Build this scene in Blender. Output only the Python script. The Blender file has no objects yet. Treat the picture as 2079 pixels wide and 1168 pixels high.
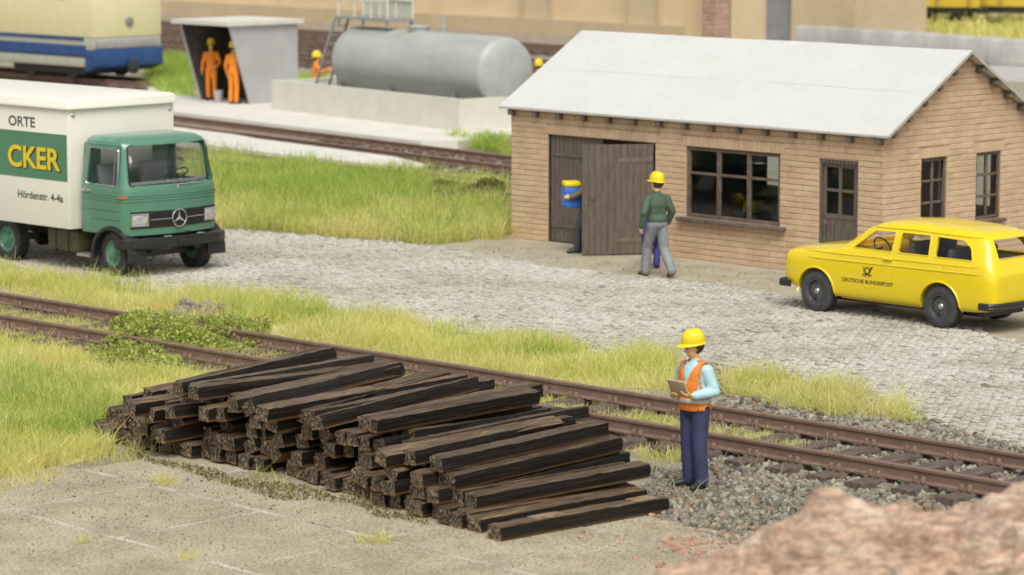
import bpy, bmesh, math, random
import numpy as np
from mathutils import Vector, Matrix
from mathutils.bvhtree import BVHTree

# ------------------------------------------------------------------ camera, light, exposure
scene = bpy.context.scene
COL = scene.collection
CAM_H, PITCH, LENS = 7.1, 7.75, 107.36
cam_data = bpy.data.cameras.new("camera")
cam = bpy.data.objects.new("camera", cam_data)
COL.objects.link(cam)
cam.location = (0, 0, CAM_H)
cam.rotation_euler = (math.radians(90 - PITCH), 0, 0)
cam_data.sensor_width = 36
cam_data.lens = LENS
cam_data.clip_start = 0.5
cam_data.clip_end = 1500
cam_data.dof.use_dof = True
cam_data.dof.focus_distance = 41.0
cam_data.dof.aperture_fstop = 1.32
scene.camera = cam

SUN_EL, SUN_AZ = 55, 176      # azimuth measured clockwise from +Y
world = bpy.data.worlds.new("World")
scene.world = world
world.use_nodes = True
wn, wl = world.node_tree.nodes, world.node_tree.links
bg = wn["Background"]
sky = wn.new("ShaderNodeTexSky")
sky.sky_type = 'NISHITA'
sky.sun_disc = False
sky.sun_elevation = math.radians(SUN_EL)
sky.sun_rotation = math.radians(SUN_AZ)
sky.dust_density = 3.0
hs = wn.new("ShaderNodeHueSaturation")
hs.inputs["Saturation"].default_value = 0.12
wl.new(sky.outputs[0], hs.inputs["Color"])
wl.new(hs.outputs[0], bg.inputs[0])
bg.inputs[1].default_value = 0.125

sun_data = bpy.data.lights.new("sun", 'SUN')
sun_data.energy = 2.2
sun_data.angle = math.radians(36)
sun_data.color = (1.0, 0.96, 0.90)
sun = bpy.data.objects.new("sun", sun_data)
COL.objects.link(sun)
_e, _a = math.radians(SUN_EL), math.radians(SUN_AZ)
_d = Vector((math.sin(_a) * math.cos(_e), math.cos(_a) * math.cos(_e), math.sin(_e)))
sun.rotation_euler = _d.to_track_quat('Z', 'Y').to_euler()
sun.location = _d * 60

vs = scene.view_settings
vs.view_transform = 'Standard'
vs.look = 'None'
vs.gamma = 1.0
vs.exposure = 0.13
scene.cycles.max_bounces = 6

# ------------------------------------------------------------------ ground points of the photograph
_c, _s = math.cos(math.radians(PITCH)), math.sin(math.radians(PITCH))
FPX = LENS / 36 * 2079
def G(x, y, z=0.0):
    """ground point (height z) that the photograph shows at pixel x, y"""
    a, b = (x - 1039.5) / FPX, -(y - 584) / FPX
    d = (a, _c + b * _s, -_s + b * _c)
    t = (z - CAM_H) / d[2]
    return Vector((d[0] * t, d[1] * t, z))
def GP(pts, z=0.0):
    return [tuple(G(x, y, z)[:2]) for x, y in pts]

# ------------------------------------------------------------------ helpers
def link(o, parent=None):
    COL.objects.link(o)
    if parent is not None:
        o.parent = parent
    return o

def tag(o, label=None, cat=None, group=None, kind=None):
    if label: o["label"] = label
    if cat: o["category"] = cat
    if group: o["group"] = group
    if kind: o["kind"] = kind
    return o

def empty(name, loc=(0, 0, 0), rz=0.0, label=None, cat=None, group=None):
    o = bpy.data.objects.new(name, None)
    o.empty_display_size = 0.2
    o.location = loc
    o.rotation_euler = (0, 0, rz)
    link(o)
    return tag(o, label, cat, group)

def copy_tree(o, parent=None):
    c = o.copy()
    link(c, parent)
    for ch in list(o.children):
        copy_tree(ch, c)
    return c

class MB:
    """collects shapes, then links them as one mesh object"""
    def __init__(s):
        s.v, s.f, s.mi = [], [], []
        s.m = 0
        s.T = None
    def add(s, verts, faces):
        n = len(s.v)
        if s.T is not None:
            verts = [tuple(s.T @ Vector(p)) for p in verts]
        s.v += [tuple(p) for p in verts]
        s.f += [tuple(i + n for i in f) for f in faces]
        s.mi += [s.m] * len(faces)
    def box(s, c, d, R=None):
        hx, hy, hz = d[0] / 2, d[1] / 2, d[2] / 2
        p = [Vector((x, y, z)) for x in (-hx, hx) for y in (-hy, hy) for z in (-hz, hz)]
        if R is not None: p = [R @ q for q in p]
        c = Vector(c)
        s.add([q + c for q in p], [(0, 1, 3, 2), (4, 6, 7, 5), (0, 4, 5, 1), (2, 3, 7, 6), (0, 2, 6, 4), (1, 5, 7, 3)])
    def cbox(s, x0, x1, y0, y1, z0, z1):
        s.box(((x0 + x1) / 2, (y0 + y1) / 2, (z0 + z1) / 2), (x1 - x0, y1 - y0, z1 - z0))
    def bar(s, a, b, w, h=None):
        a, b = Vector(a), Vector(b)
        d = b - a
        s.box((a + b) / 2, (d.length, w, h or w), d.to_track_quat('X', 'Z').to_matrix())
    def tube(s, pts, r, n=10, caps=True):
        pts = [Vector(p) for p in pts]
        rs = r if isinstance(r, (list, tuple)) else [r] * len(pts)
        vs_, fs = [], []
        up = None
        for i, p in enumerate(pts):
            t = (pts[min(i + 1, len(pts) - 1)] - pts[max(i - 1, 0)]).normalized()
            if up is None:
                up = t.orthogonal().normalized()
            up = (up - t * up.dot(t)).normalized()
            w = t.cross(up)
            for k in range(n):
                a = 2 * math.pi * k / n
                vs_.append(p + (up * math.cos(a) + w * math.sin(a)) * rs[i])
        for i in range(len(pts) - 1):
            for k in range(n):
                a, b = i * n + k, i * n + (k + 1) % n
                fs.append((a, b, b + n, a + n))
        if caps:
            fs.append(tuple(range(n))[::-1])
            fs.append(tuple(range((len(pts) - 1) * n, len(pts) * n)))
        s.add(vs_, fs)
    def lathe(s, prof, n=32, axis='Z', c=(0, 0, 0), closed=False):
        """prof: (radius, height) pairs"""
        vs_, fs = [], []
        for r, h in prof:
            for k in range(n):
                a = 2 * math.pi * k / n
                x, y = r * math.cos(a), r * math.sin(a)
                p = {'Z': (x, y, h), 'Y': (x, h, -y), 'X': (h, x, y)}[axis]
                vs_.append((p[0] + c[0], p[1] + c[1], p[2] + c[2]))
        m = len(prof)
        for i in range(m if closed else m - 1):
            j = (i + 1) % m
            for k in range(n):
                fs.append((i * n + k, i * n + (k + 1) % n, j * n + (k + 1) % n, j * n + k))
        if not closed:
            fs.append(tuple(range(n))[::-1])
            fs.append(tuple(range((m - 1) * n, m * n)))
        s.add(vs_, fs)
    def prism(s, poly, a, b, plane='XY'):
        n = len(poly)
        q = lambda p, h: {'XY': (p[0], p[1], h), 'XZ': (p[0], h, p[1]), 'YZ': (h, p[0], p[1])}[plane]
        s.add([q(p, a) for p in poly] + [q(p, b) for p in poly],
              [tuple(range(n))[::-1], tuple(range(n, 2 * n))] + [(i, (i + 1) % n, n + (i + 1) % n, n + i) for i in range(n)])
    def ell(s, c, r, nu=14, nv=9, R=None):
        vs_, fs = [], []
        for i in range(nv + 1):
            t = math.pi * i / nv
            for k in range(nu):
                a = 2 * math.pi * k / nu
                p = Vector((r[0] * math.sin(t) * math.cos(a), r[1] * math.sin(t) * math.sin(a), r[2] * math.cos(t)))
                if R is not None: p = R @ p
                vs_.append(p + Vector(c))
        for i in range(nv):
            for k in range(nu):
                fs.append((i * nu + k, (i + 1) * nu + k, (i + 1) * nu + (k + 1) % nu, i * nu + (k + 1) % nu))
        s.add(vs_, fs)
    def loft(s, rings, cap=True, closed=True):
        n = len(rings[0])
        vs_ = [p for r in rings for p in r]
        fs = []
        for i in range(len(rings) - 1):
            for k in range(n if closed else n - 1):
                fs.append((i * n + k, i * n + (k + 1) % n, (i + 1) * n + (k + 1) % n, (i + 1) * n + k))
        if cap:
            fs.append(tuple(range(n))[::-1])
            fs.append(tuple(range((len(rings) - 1) * n, len(rings) * n)))
        s.add(vs_, fs)
    def mesh(s, name, mats, smooth=False, fix=True, bevel=0, sharp=35):
        me = bpy.data.meshes.new(name)
        me.from_pydata(s.v, [], s.f)
        for m in (mats if isinstance(mats, (list, tuple)) else [mats]):
            me.materials.append(m)
        me.polygons.foreach_set('material_index', s.mi)
        if fix or bevel:
            b = bmesh.new(); b.from_mesh(me)
            if bevel:
                bmesh.ops.remove_doubles(b, verts=b.verts, dist=1e-5)
            bmesh.ops.recalc_face_normals(b, faces=b.faces)
            if bevel:
                es = [e for e in b.edges if len(e.link_faces) == 2 and e.calc_face_angle(0) > 0.5]
                bmesh.ops.bevel(b, geom=es, offset=bevel, segments=2, profile=0.5, affect='EDGES', clamp_overlap=True)
            b.to_mesh(me); b.free()
        if smooth or bevel:
            me.polygons.foreach_set('use_smooth', [True] * len(me.polygons))
            me.set_sharp_from_angle(angle=math.radians(sharp))
        me.update()
        return me
    def build(s, name, mats, parent=None, **k):
        o = bpy.data.objects.new(name, s.mesh(name, mats, **k))
        return link(o, parent)

def rotz(a): return Matrix.Rotation(a, 3, 'Z')

def fast(name, V, F, m, parent=None, smooth=False):
    """big mesh from arrays: V (n,3), F (m,k)"""
    me = bpy.data.meshes.new(name)
    k = F.shape[1]
    me.vertices.add(len(V)); me.vertices.foreach_set('co', np.ascontiguousarray(V, dtype=np.float32).ravel())
    me.loops.add(F.size); me.loops.foreach_set('vertex_index', np.ascontiguousarray(F, dtype=np.int32).ravel())
    me.polygons.add(len(F)); me.polygons.foreach_set('loop_start', np.arange(0, F.size, k, dtype=np.int32))
    me.polygons.foreach_set('use_smooth', np.full(len(F), smooth))
    me.update(calc_edges=True)
    me.materials.append(m)
    return link(bpy.data.objects.new(name, me), parent)

def evaluated(o):
    """mesh of o with its modifiers applied; removes o"""
    dg = bpy.context.evaluated_depsgraph_get()
    dg.update()
    me = bpy.data.meshes.new_from_object(o.evaluated_get(dg))
    bpy.data.objects.remove(o)
    return me

def temp(me):
    o = bpy.data.objects.new("temp", me)
    COL.objects.link(o)
    return o

def boolean(base_me, cutters, op='DIFFERENCE'):
    """cutters: meshes, applied one after the other"""
    o = temp(base_me)
    cs = []
    for c in cutters:
        co = temp(c); cs.append(co)
        md = o.modifiers.new("b", 'BOOLEAN'); md.operation = op; md.object = co; md.solver = 'EXACT'
    me = evaluated(o)
    for c in cs: bpy.data.objects.remove(c)
    return me

def subsurf(me, lv=2):
    o = temp(me)
    md = o.modifiers.new("s", 'SUBSURF'); md.levels = lv; md.render_levels = lv
    return evaluated(o)

def finish(me, name, mats, parent, sharp=30):
    me.materials.clear()
    for m in (mats if isinstance(mats, (list, tuple)) else [mats]): me.materials.append(m)
    me.polygons.foreach_set('use_smooth', [True] * len(me.polygons))
    me.set_sharp_from_angle(angle=math.radians(sharp))
    me.name = name
    return link(bpy.data.objects.new(name, me), parent)

def bvh_of(me):
    b = bmesh.new(); b.from_mesh(me)
    t = BVHTree.FromBMesh(b); b.free()
    return t

def text_shape(txt, size=1.0, sx=1.0, offset=0.0):
    """flat outline mesh of some writing: verts (x, y), faces; left aligned on its baseline"""
    cu = bpy.data.curves.new("writing", 'FONT')
    cu.body = txt; cu.size = size; cu.offset = offset; cu.resolution_u = 4
    o = bpy.data.objects.new("writing", cu); COL.objects.link(o)
    me = evaluated(o)
    v = [(p.co.x * sx, p.co.y) for p in me.vertices]
    f = [tuple(p.vertices) for p in me.polygons]
    bpy.data.meshes.remove(me)
    x0 = min(p[0] for p in v)
    return [(x - x0, y) for x, y in v], f

# ------------------------------------------------------------------ materials
MATS = {}
def mat(name, c1, c2=None, scale=3.0, rough=0.6, bump=0.0, bscale=60.0, metal=0.0, coat=0.0, spec=0.5,
        island=None, stretch=(1, 1, 1), detail=4, rough2=None, contrast=(0.35, 0.65), c3=None, alpha=None, transl=0.0, speck=None, orand=0.0, grain=None):
    if name in MATS: return MATS[name]
    m = bpy.data.materials.new(name); m.use_nodes = True
    N, L = m.node_tree.nodes, m.node_tree.links
    P = N["Principled BSDF"]
    P.inputs["Roughness"].default_value = rough
    P.inputs["Metallic"].default_value = metal
    P.inputs["Specular IOR Level"].default_value = spec
    if coat:
        P.inputs["Coat Weight"].default_value = coat
        P.inputs["Coat Roughness"].default_value = 0.06
    tc = N.new("ShaderNodeTexCoord"); mp = N.new("ShaderNodeMapping")
    mp.inputs["Scale"].default_value = stretch
    L.new(tc.outputs["Object"], mp.inputs[0])
    col = None
    def noise(sc, det=detail, rg=0.6):
        n = N.new("ShaderNodeTexNoise"); n.inputs["Scale"].default_value = sc
        n.inputs["Detail"].default_value = det; n.inputs["Roughness"].default_value = rg
        L.new(mp.outputs[0], n.inputs["Vector"]); return n
    def rgb(c): return (c[0], c[1], c[2], 1)
    if island:
        g = N.new("ShaderNodeNewGeometry"); r = N.new("ShaderNodeValToRGB")
        els = r.color_ramp.elements
        for i, c in enumerate(island):
            e = els[i] if i < 2 else els.new(0.5)
        for i, c in enumerate(island):
            els[i].position = i / (len(island) - 1)
        for i, c in enumerate(island):
            els[i].color = rgb(c)
        L.new(g.outputs["Random Per Island"], r.inputs[0])
        col = r.outputs[0]
    if c2 is not None or col is None:
        if c2 is None:
            base = N.new("ShaderNodeRGB"); base.outputs[0].default_value = rgb(c1); a = base.outputs[0]
        else:
            n = noise(scale)
            r = N.new("ShaderNodeValToRGB")
            r.color_ramp.elements[0].position = contrast[0]; r.color_ramp.elements[1].position = contrast[1]
            r.color_ramp.elements[0].color = rgb(c1); r.color_ramp.elements[1].color = rgb(c2)
            if c3 is not None:
                e = r.color_ramp.elements.new(sum(contrast) / 2); e.color = rgb(c3)
            L.new(n.outputs["Fac"], r.inputs[0]); a = r.outputs[0]
        if col is None: col = a
        else:
            mx = N.new("ShaderNodeMix"); mx.data_type = 'RGBA'; mx.blend_type = 'MULTIPLY'; mx.inputs[0].default_value = 1.0
            L.new(col, mx.inputs[6]); L.new(a, mx.inputs[7]); col = mx.outputs[2]
    if speck:
        sc, amount, sc_col = speck
        n = noise(sc, 2); r = N.new("ShaderNodeValToRGB")
        r.color_ramp.elements[0].position = amount; r.color_ramp.elements[1].position = amount + 0.06
        L.new(n.outputs["Fac"], r.inputs[0])
        mx = N.new("ShaderNodeMix"); mx.data_type = 'RGBA'
        L.new(r.outputs[0], mx.inputs[0]); L.new(col, mx.inputs[6]); mx.inputs[7].default_value = rgb(sc_col); col = mx.outputs[2]
    if grain:
        n = noise(grain[0], 3, 0.75); mr = N.new("ShaderNodeMapRange")
        mr.inputs[1].default_value = 0.38; mr.inputs[2].default_value = 0.62; mr.inputs[3].default_value = grain[1]; mr.inputs[4].default_value = grain[2]
        L.new(n.outputs["Fac"], mr.inputs[0])
        mx = N.new("ShaderNodeMix"); mx.data_type = 'RGBA'; mx.blend_type = 'MULTIPLY'; mx.inputs[0].default_value = 1.0
        L.new(col, mx.inputs[6]); L.new(mr.outputs[0], mx.inputs[7]); col = mx.outputs[2]
    if orand:
        oi = N.new("ShaderNodeObjectInfo"); mr = N.new("ShaderNodeMapRange")
        mr.inputs[3].default_value = 1 - orand; mr.inputs[4].default_value = 1 + orand
        L.new(oi.outputs["Random"], mr.inputs[0])
        hv = N.new("ShaderNodeHueSaturation"); L.new(col, hv.inputs["Color"]); L.new(mr.outputs[0], hv.inputs["Value"]); col = hv.outputs[0]
    L.new(col, P.inputs["Base Color"])
    if rough2 is not None:
        n = noise(scale * 1.7); mr = N.new("ShaderNodeMapRange")
        mr.inputs[1].default_value = 0.3; mr.inputs[2].default_value = 0.7
        mr.inputs[3].default_value = rough; mr.inputs[4].default_value = rough2
        L.new(n.outputs["Fac"], mr.inputs[0]); L.new(mr.outputs[0], P.inputs["Roughness"])
    if bump:
        n = noise(bscale, 5, 0.65); b = N.new("ShaderNodeBump")
        b.inputs["Strength"].default_value = 1.0; b.inputs["Distance"].default_value = bump
        L.new(n.outputs["Fac"], b.inputs["Height"]); L.new(b.outputs[0], P.inputs["Normal"])
    if transl:
        t = N.new("ShaderNodeBsdfTranslucent"); L.new(col, t.inputs[0])
        ms = N.new("ShaderNodeMixShader"); ms.inputs[0].default_value = transl
        L.new(P.outputs[0], ms.inputs[1]); L.new(t.outputs[0], ms.inputs[2]); L.new(ms.outputs[0], N["Material Output"].inputs[0])
    MATS[name] = m
    return m

def glass_mat(name, tint=(0.9, 0.92, 0.92), amount=0.12, rough=0.03):
    """thin pane: mostly clear, part glossy"""
    m = bpy.data.materials.new(name); m.use_nodes = True
    N, L = m.node_tree.nodes, m.node_tree.links
    N.remove(N["Principled BSDF"])
    t = N.new("ShaderNodeBsdfTransparent"); t.inputs[0].default_value = (*tint, 1)
    g = N.new("ShaderNodeBsdfGlossy"); g.inputs["Roughness"].default_value = rough
    fr = N.new("ShaderNodeLayerWeight"); fr.inputs[0].default_value = 0.5
    pw = N.new("ShaderNodeMath"); pw.operation = 'POWER'; pw.inputs[1].default_value = 5
    L.new(fr.outputs["Facing"], pw.inputs[0])
    ad = N.new("ShaderNodeMath"); ad.operation = 'MULTIPLY_ADD'; ad.inputs[1].default_value = 0.9; ad.inputs[2].default_value = 0.03 + amount
    L.new(pw.outputs[0], ad.inputs[0])
    ms = N.new("ShaderNodeMixShader")
    L.new(ad.outputs[0], ms.inputs[0]); L.new(t.outputs[0], ms.inputs[1]); L.new(g.outputs[0], ms.inputs[2])
    L.new(ms.outputs[0], N["Material Output"].inputs[0])
    return m

RNG = random.Random(11)
NPR = np.random.default_rng(5)

def in_poly(X, Y, poly):
    inside = np.zeros(len(X), bool)
    n = len(poly); j = n - 1
    for i in range(n):
        xi, yi = poly[i]; xj, yj = poly[j]
        c = ((yi > Y) != (yj > Y)) & (X < (xj - xi) * (Y - yi) / (yj - yi + 1e-12) + xi)
        inside ^= c
        j = i
    return inside

def wobble(X, Y, f=1.0, seed=0.0):
    """smooth pseudo-noise 0..1"""
    return 0.5 + 0.25 * np.sin(X * 1.7 * f + 1.3 * np.sin(Y * 1.1 * f + seed) + seed) + 0.25 * np.sin(Y * 2.1 * f + 1.7 * np.sin(X * 0.9 * f + 2 * seed) + 2.1 + seed)

def scatter(polys, density):
    X, Y = [], []
    for poly in polys:
        xs = [p[0] for p in poly]; ys = [p[1] for p in poly]
        A = (max(xs) - min(xs)) * (max(ys) - min(ys))
        n = int(A * density)
        x = NPR.uniform(min(xs), max(xs), n); y = NPR.uniform(min(ys), max(ys), n)
        k = in_poly(x + 0.28 * (wobble(x, y, 2.6, 1.7) - 0.5) + 0.1 * np.sin(7 * x + 5 * y), y + 0.28 * (wobble(y, x, 2.9, 3.1) - 0.5), poly)
        X.append(x[k]); Y.append(y[k])
    return np.concatenate(X), np.concatenate(Y)

# ------------------------------------------------------------------ shared materials
m_earth = mat("earth", (0.30, 0.265, 0.195), (0.40, 0.355, 0.27), 1.3, 0.95, 0.02, 30, c3=(0.34, 0.30, 0.225), speck=(45, 0.62, (0.14, 0.12, 0.09)), grain=(40, 0.65, 1.25))
m_sand = mat("yard_sand", (0.36, 0.315, 0.22), (0.46, 0.415, 0.305), 1.6, 0.95, 0.012, 60, c3=(0.42, 0.365, 0.265), speck=(70, 0.66, (0.25, 0.21, 0.14)), grain=(45, 0.75, 1.2))
m_bed = mat("joint_grit", (0.10, 0.088, 0.068), (0.34, 0.31, 0.25), 3.5, 0.95, 0.01, 80)
m_cobble = mat("cobble_stone", (0.76, 0.74, 0.70), (1.0, 1.0, 1.0), 0.45, 0.9, 0.008, 45, grain=(30, 0.72, 1.12), island=[(0.45, 0.42, 0.355), (0.57, 0.54, 0.465), (0.63, 0.60, 0.525), (0.55, 0.52, 0.45)])
m_slab = mat("slab_concrete", (0.38, 0.325, 0.22), (0.52, 0.455, 0.325), 1.1, 0.95, 0.02, 42, c3=(0.45, 0.385, 0.27), speck=(1.3, 0.68, (0.50, 0.48, 0.42)), grain=(34, 0.55, 1.34))
m_slabgap = mat("slab_joint", (0.27, 0.24, 0.18), (0.66, 0.62, 0.52), 1.6, 0.95, grain=(40, .7, 1.1))
m_conc = mat("platform_concrete", (0.62, 0.60, 0.53), (0.70, 0.68, 0.61), 1.5, 0.9, 0.004, 40)
m_rail = mat("rusty_rail", (0.175, 0.108, 0.077), (0.235, 0.155, 0.115), 6, 0.62, 0.002, 90, detail=6)
m_tsleep = mat("track_sleeper", (0.085, 0.06, 0.048), (0.19, 0.145, 0.115), 9, 0.85, 0.018, 22, stretch=(5, 0.35, 1))
m_ballast = mat("ballast_stone", (0.8, 0.8, 0.8), (1, 1, 1), 20, 0.92, 0.004, 90,
                island=[(0.31, 0.30, 0.225), (0.43, 0.405, 0.30), (0.075, 0.07, 0.068), (0.27, 0.255, 0.195), (0.29, 0.185, 0.115), (0.17, 0.145, 0.115), (0.40, 0.37, 0.28), (0.23, 0.21, 0.165), (0.34, 0.31, 0.23)])
m_bgbed = mat("old_ballast", (0.22, 0.175, 0.125), (0.36, 0.31, 0.24), 2.5, 0.95, 0.03, 20, speck=(16, 0.6, (0.45, 0.42, 0.36)))
GRASS_Y = [(0.88, 0.79, 0.32), (0.95, 0.89, 0.50), (0.70, 0.72, 0.22), (0.92, 0.84, 0.36), (0.80, 0.66, 0.36)]
GRASS_G = [(0.22, 0.42, 0.07), (0.46, 0.62, 0.13), (0.68, 0.70, 0.20), (0.32, 0.50, 0.10)]
m_gy = mat("dry_grass", (0.80, 0.86, 0.62), (1, 1, 1), 0.8, 0.7, island=GRASS_Y, transl=0.5, spec=0.2)
m_gg = mat("green_grass", (0.85, 0.9, 0.7), (1, 1, 1), 0.5, 0.7, island=GRASS_G, transl=0.5, spec=0.2)

# ------------------------------------------------------------------ ground, yard, road
def sheet(name, poly, z, m, kind='structure'):
    b = MB(); b.add([(x, y, z) for x, y in poly], [tuple(range(len(poly)))])
    return tag(b.build(name, m), kind=kind)

sheet("ground", [(-400, -20), (400, -20), (400, 600), (-400, 600)], 0.0, m_earth)

ROAD_PX = [(-60, 552), (40, 560), (200, 585), (400, 603), (560, 612), (640, 620), (665, 650), (800, 660), (960, 680), (1060, 695), (1150, 706),
           (1280, 722), (1400, 742), (1480, 758), (1640, 778), (1750, 798), (1850, 840), (1960, 880), (2140, 925),
           (2140, 720), (1960, 668), (1800, 640), (1600, 606), (1500, 588), (1300, 566), (1100, 541), (960, 516), (880, 503), (700, 488), (450, 468), (-60, 476)]
ROAD = GP(ROAD_PX)
YARD = GP([(880, 500), (960, 516), (1100, 541), (1300, 566), (1500, 588), (1600, 606), (1800, 640), (1960, 668), (2140, 720), (2200, 560), (2200, 470), (1700, 470), (1030, 470), (960, 488)])
sheet("yard", YARD, 0.004, m_sand)
sheet("road_bed", ROAD, 0.012, m_bed)

def cobbles():
    ang = math.radians(-50)
    ca, sa = math.cos(ang), math.sin(ang)
    L, W = 0.145, 0.102
    P = np.array(ROAD); c0 = P.mean(0)
    nu = np.arange(-115, 116); nv = np.arange(-186, 187)
    U, Vv = np.meshgrid(nu, nv)
    # running bond in gentle arcs
    u = (U + 0.5 * (Vv % 2)) * L; v = Vv * W + 0.05 * np.sin(u * 1.1)
    u = u.ravel() + NPR.normal(0, 0.008, u.size); v = v.ravel() + NPR.normal(0, 0.008, v.size)
    x = c0[0] + u * ca - v * sa; y = c0[1] + u * sa + v * ca
    k = in_poly(x + NPR.normal(0, 0.12, x.size), y + NPR.normal(0, 0.12, x.size), ROAD)
    k &= (NPR.random(x.size) > 0.03 + 0.07 * (wobble(x, y, 1.3, 4) > 0.75))
    x, y = x[k], y[k]; n = len(x)
    rot = ang + NPR.normal(0, 0.05, n)
    lx = L * NPR.uniform(0.78, 0.97, n) / 2; ly = W * NPR.uniform(0.70, 0.93, n) / 2
    zt = 0.036 + NPR.normal(0, 0.0055, n)
    tx, ty = NPR.normal(0, 0.05, n), NPR.normal(0, 0.05, n)
    sx = np.array([-1, 1, 1, -1]); sy = np.array([-1, -1, 1, 1])
    V = np.zeros((n, 13, 3))
    for ring, (s, dz) in enumerate(((1.0, None), (0.93, -0.010), (0.68, 0.0))):
        for q in range(4):
            jx, jy = NPR.uniform(0.86, 1.05, n), NPR.uniform(0.86, 1.05, n)
            a = sx[q] * lx * s * jx; b = sy[q] * ly * s * jy
            i = ring * 4 + q
            V[:, i, 0] = x + a * np.cos(rot) - b * np.sin(rot)
            V[:, i, 1] = y + a * np.sin(rot) + b * np.cos(rot)
            V[:, i, 2] = 0.008 if dz is None else zt + dz + tx * a + ty * b
    V[:, 12, 0], V[:, 12, 1], V[:, 12, 2] = x, y, zt + 0.004
    f = []
    for r in range(2):
        for q in range(4):
            f.append((r * 4 + q, r * 4 + (q + 1) % 4, r * 4 + 4 + (q + 1) % 4, r * 4 + 4 + q))
    for q in range(4): f.append((8 + q, 8 + (q + 1) % 4, 12, 12))
    # the last four as triangles: repeat handled by separate arrays
    quads = np.array(f[:8]); tris = np.array([t[:3] for t in f[8:]])
    base = (np.arange(n) * 13)[:, None, None]
    Q = (quads[None] + base).reshape(-1, 4)
    Tt = (tris[None] + base).reshape(-1, 3)
    Qt = np.concatenate([Q[:, [0, 1, 2]], Q[:, [0, 2, 3]], Tt])
    o = fast("cobblestone_road", V.reshape(-1, 3), Qt, m_cobble)
    tag(o, kind='structure')
cobbles()

# ------------------------------------------------------------------ concrete slabs in the foreground
def slabs():
    O = np.array((-2.80, 33.45)); a = math.radians(-46)
    U = np.array((math.cos(a), math.sin(a))); Vv = np.array((-math.sin(a), math.cos(a)))
    b = MB()
    for i in range(-3, 6):
        for j in range(-6, 2):
            if i == -3 and j > -2: continue
            if i < -2 and j > -1: continue
            u0, u1, v0, v1 = i * 2 + 0.018, i * 2 + 1.982, j * 2 + 0.03, j * 2 + 1.97
            if j == 1: v1 = j * 2 + 0.9
            if j == 0 and i == -2: u0 += 0.6
            t = 0.035 + RNG.uniform(-0.004, 0.004); tl = [RNG.uniform(-0.003, 0.003) for _ in range(4)]
            q = [O + U * u + Vv * v for u, v in ((u0, v0), (u1, v0), (u1, v1), (u0, v1))]
            q2 = [O + U * u + Vv * v for u, v in ((u0 + .012, v0 + .012), (u1 - .012, v0 + .012), (u1 - .012, v1 - .012), (u0 + .012, v1 - .012))]
            vv = [(p[0], p[1], 0.0) for p in q] + [(p[0], p[1], t - 0.006 + tl[k]) for k, p in enumerate(q)] + [(p[0], p[1], t + tl[k]) for k, p in enumerate(q2)]
            b.add(vv, [(0, 1, 5, 4), (1, 2, 6, 5), (2, 3, 7, 6), (3, 0, 4, 7), (4, 5, 9, 8), (5, 6, 10, 9), (6, 7, 11, 10), (7, 4, 8, 11), (8, 9, 10, 11)])
    tag(b.build("concrete_paving", m_slab), kind='structure')
    jb = MB()
    q = [O + U * u + Vv * v for u, v in ((-4.2, -12), (12, -12), (12, 2.8), (-3.2, 2.8))]
    jb.add([(p[0], p[1], 0.029) for p in q], [(0, 1, 2, 3)])
    tag(jb.build("paving_joints", m_slabgap), kind='structure')
slabs()

# ------------------------------------------------------------------ tracks
def rail_mesh(L, x0=0.0, head=0.075, h=0.18):
    prof = [(-0.075, 0), (0.075, 0), (0.075, 0.018), (0.018, 0.034), (0.014, h - 0.055), (head / 2 - .002, h - 0.042), (head / 2, h - 0.012), (head / 2 - 0.014, h),
            (-head / 2 + 0.014, h), (-head / 2, h - 0.012), (-head / 2 + .002, h - 0.042), (-0.014, h - 0.055), (-0.018, 0.034), (-0.075, 0.018)]
    b = MB()
    n = max(2, int(L / 1.5))
    rings = [[(x0 + L * i / n, p[0], p[1]) for p in prof] for i in range(n + 1)]
    b.loft(rings)
    return b.mesh("rail", m_rail, smooth=True, sharp=28)

def fastening_mesh():
    b = MB()
    for s in (-1, 1):
        b.cbox(-0.09, 0.09, s * 0.07 - 0.04, s * 0.07 + 0.04, 0.0, 0.035)
        for x in (-0.055, 0.055):
            b.lathe([(0.001, .0), (0.030, 0.0), (0.034, 0.05), (0.02, 0.075), (0.001, 0.078)], 8, c=(x, s * 0.105, 0.02))
    return b.mesh("rail_fastening", m_rail, smooth=True)

def track_sleeper_mesh(seed=0, W=0.25, L=2.5, H=0.12):
    r = random.Random(seed)
    b = MB()
    n = 14
    rings = []
    for i in range(n + 1):
        y = -L / 2 + L * i / n
        w = W / 2 + r.uniform(-0.006, 0.006)
        rings.append([(-w, y, 0), (-w, y, H - 0.02 + r.uniform(-.006, .004)), (-w + 0.02, y, H), (-0.04, y, H + r.uniform(-.004, .004)), (0.04, y, H + r.uniform(-.004, .004)), (w - 0.02, y, H), (w, y, H - 0.02 + r.uniform(-.006, .004)), (w, y, 0)])
    b.loft(rings)
    return b.mesh("sleeper", m_tsleep)

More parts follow.
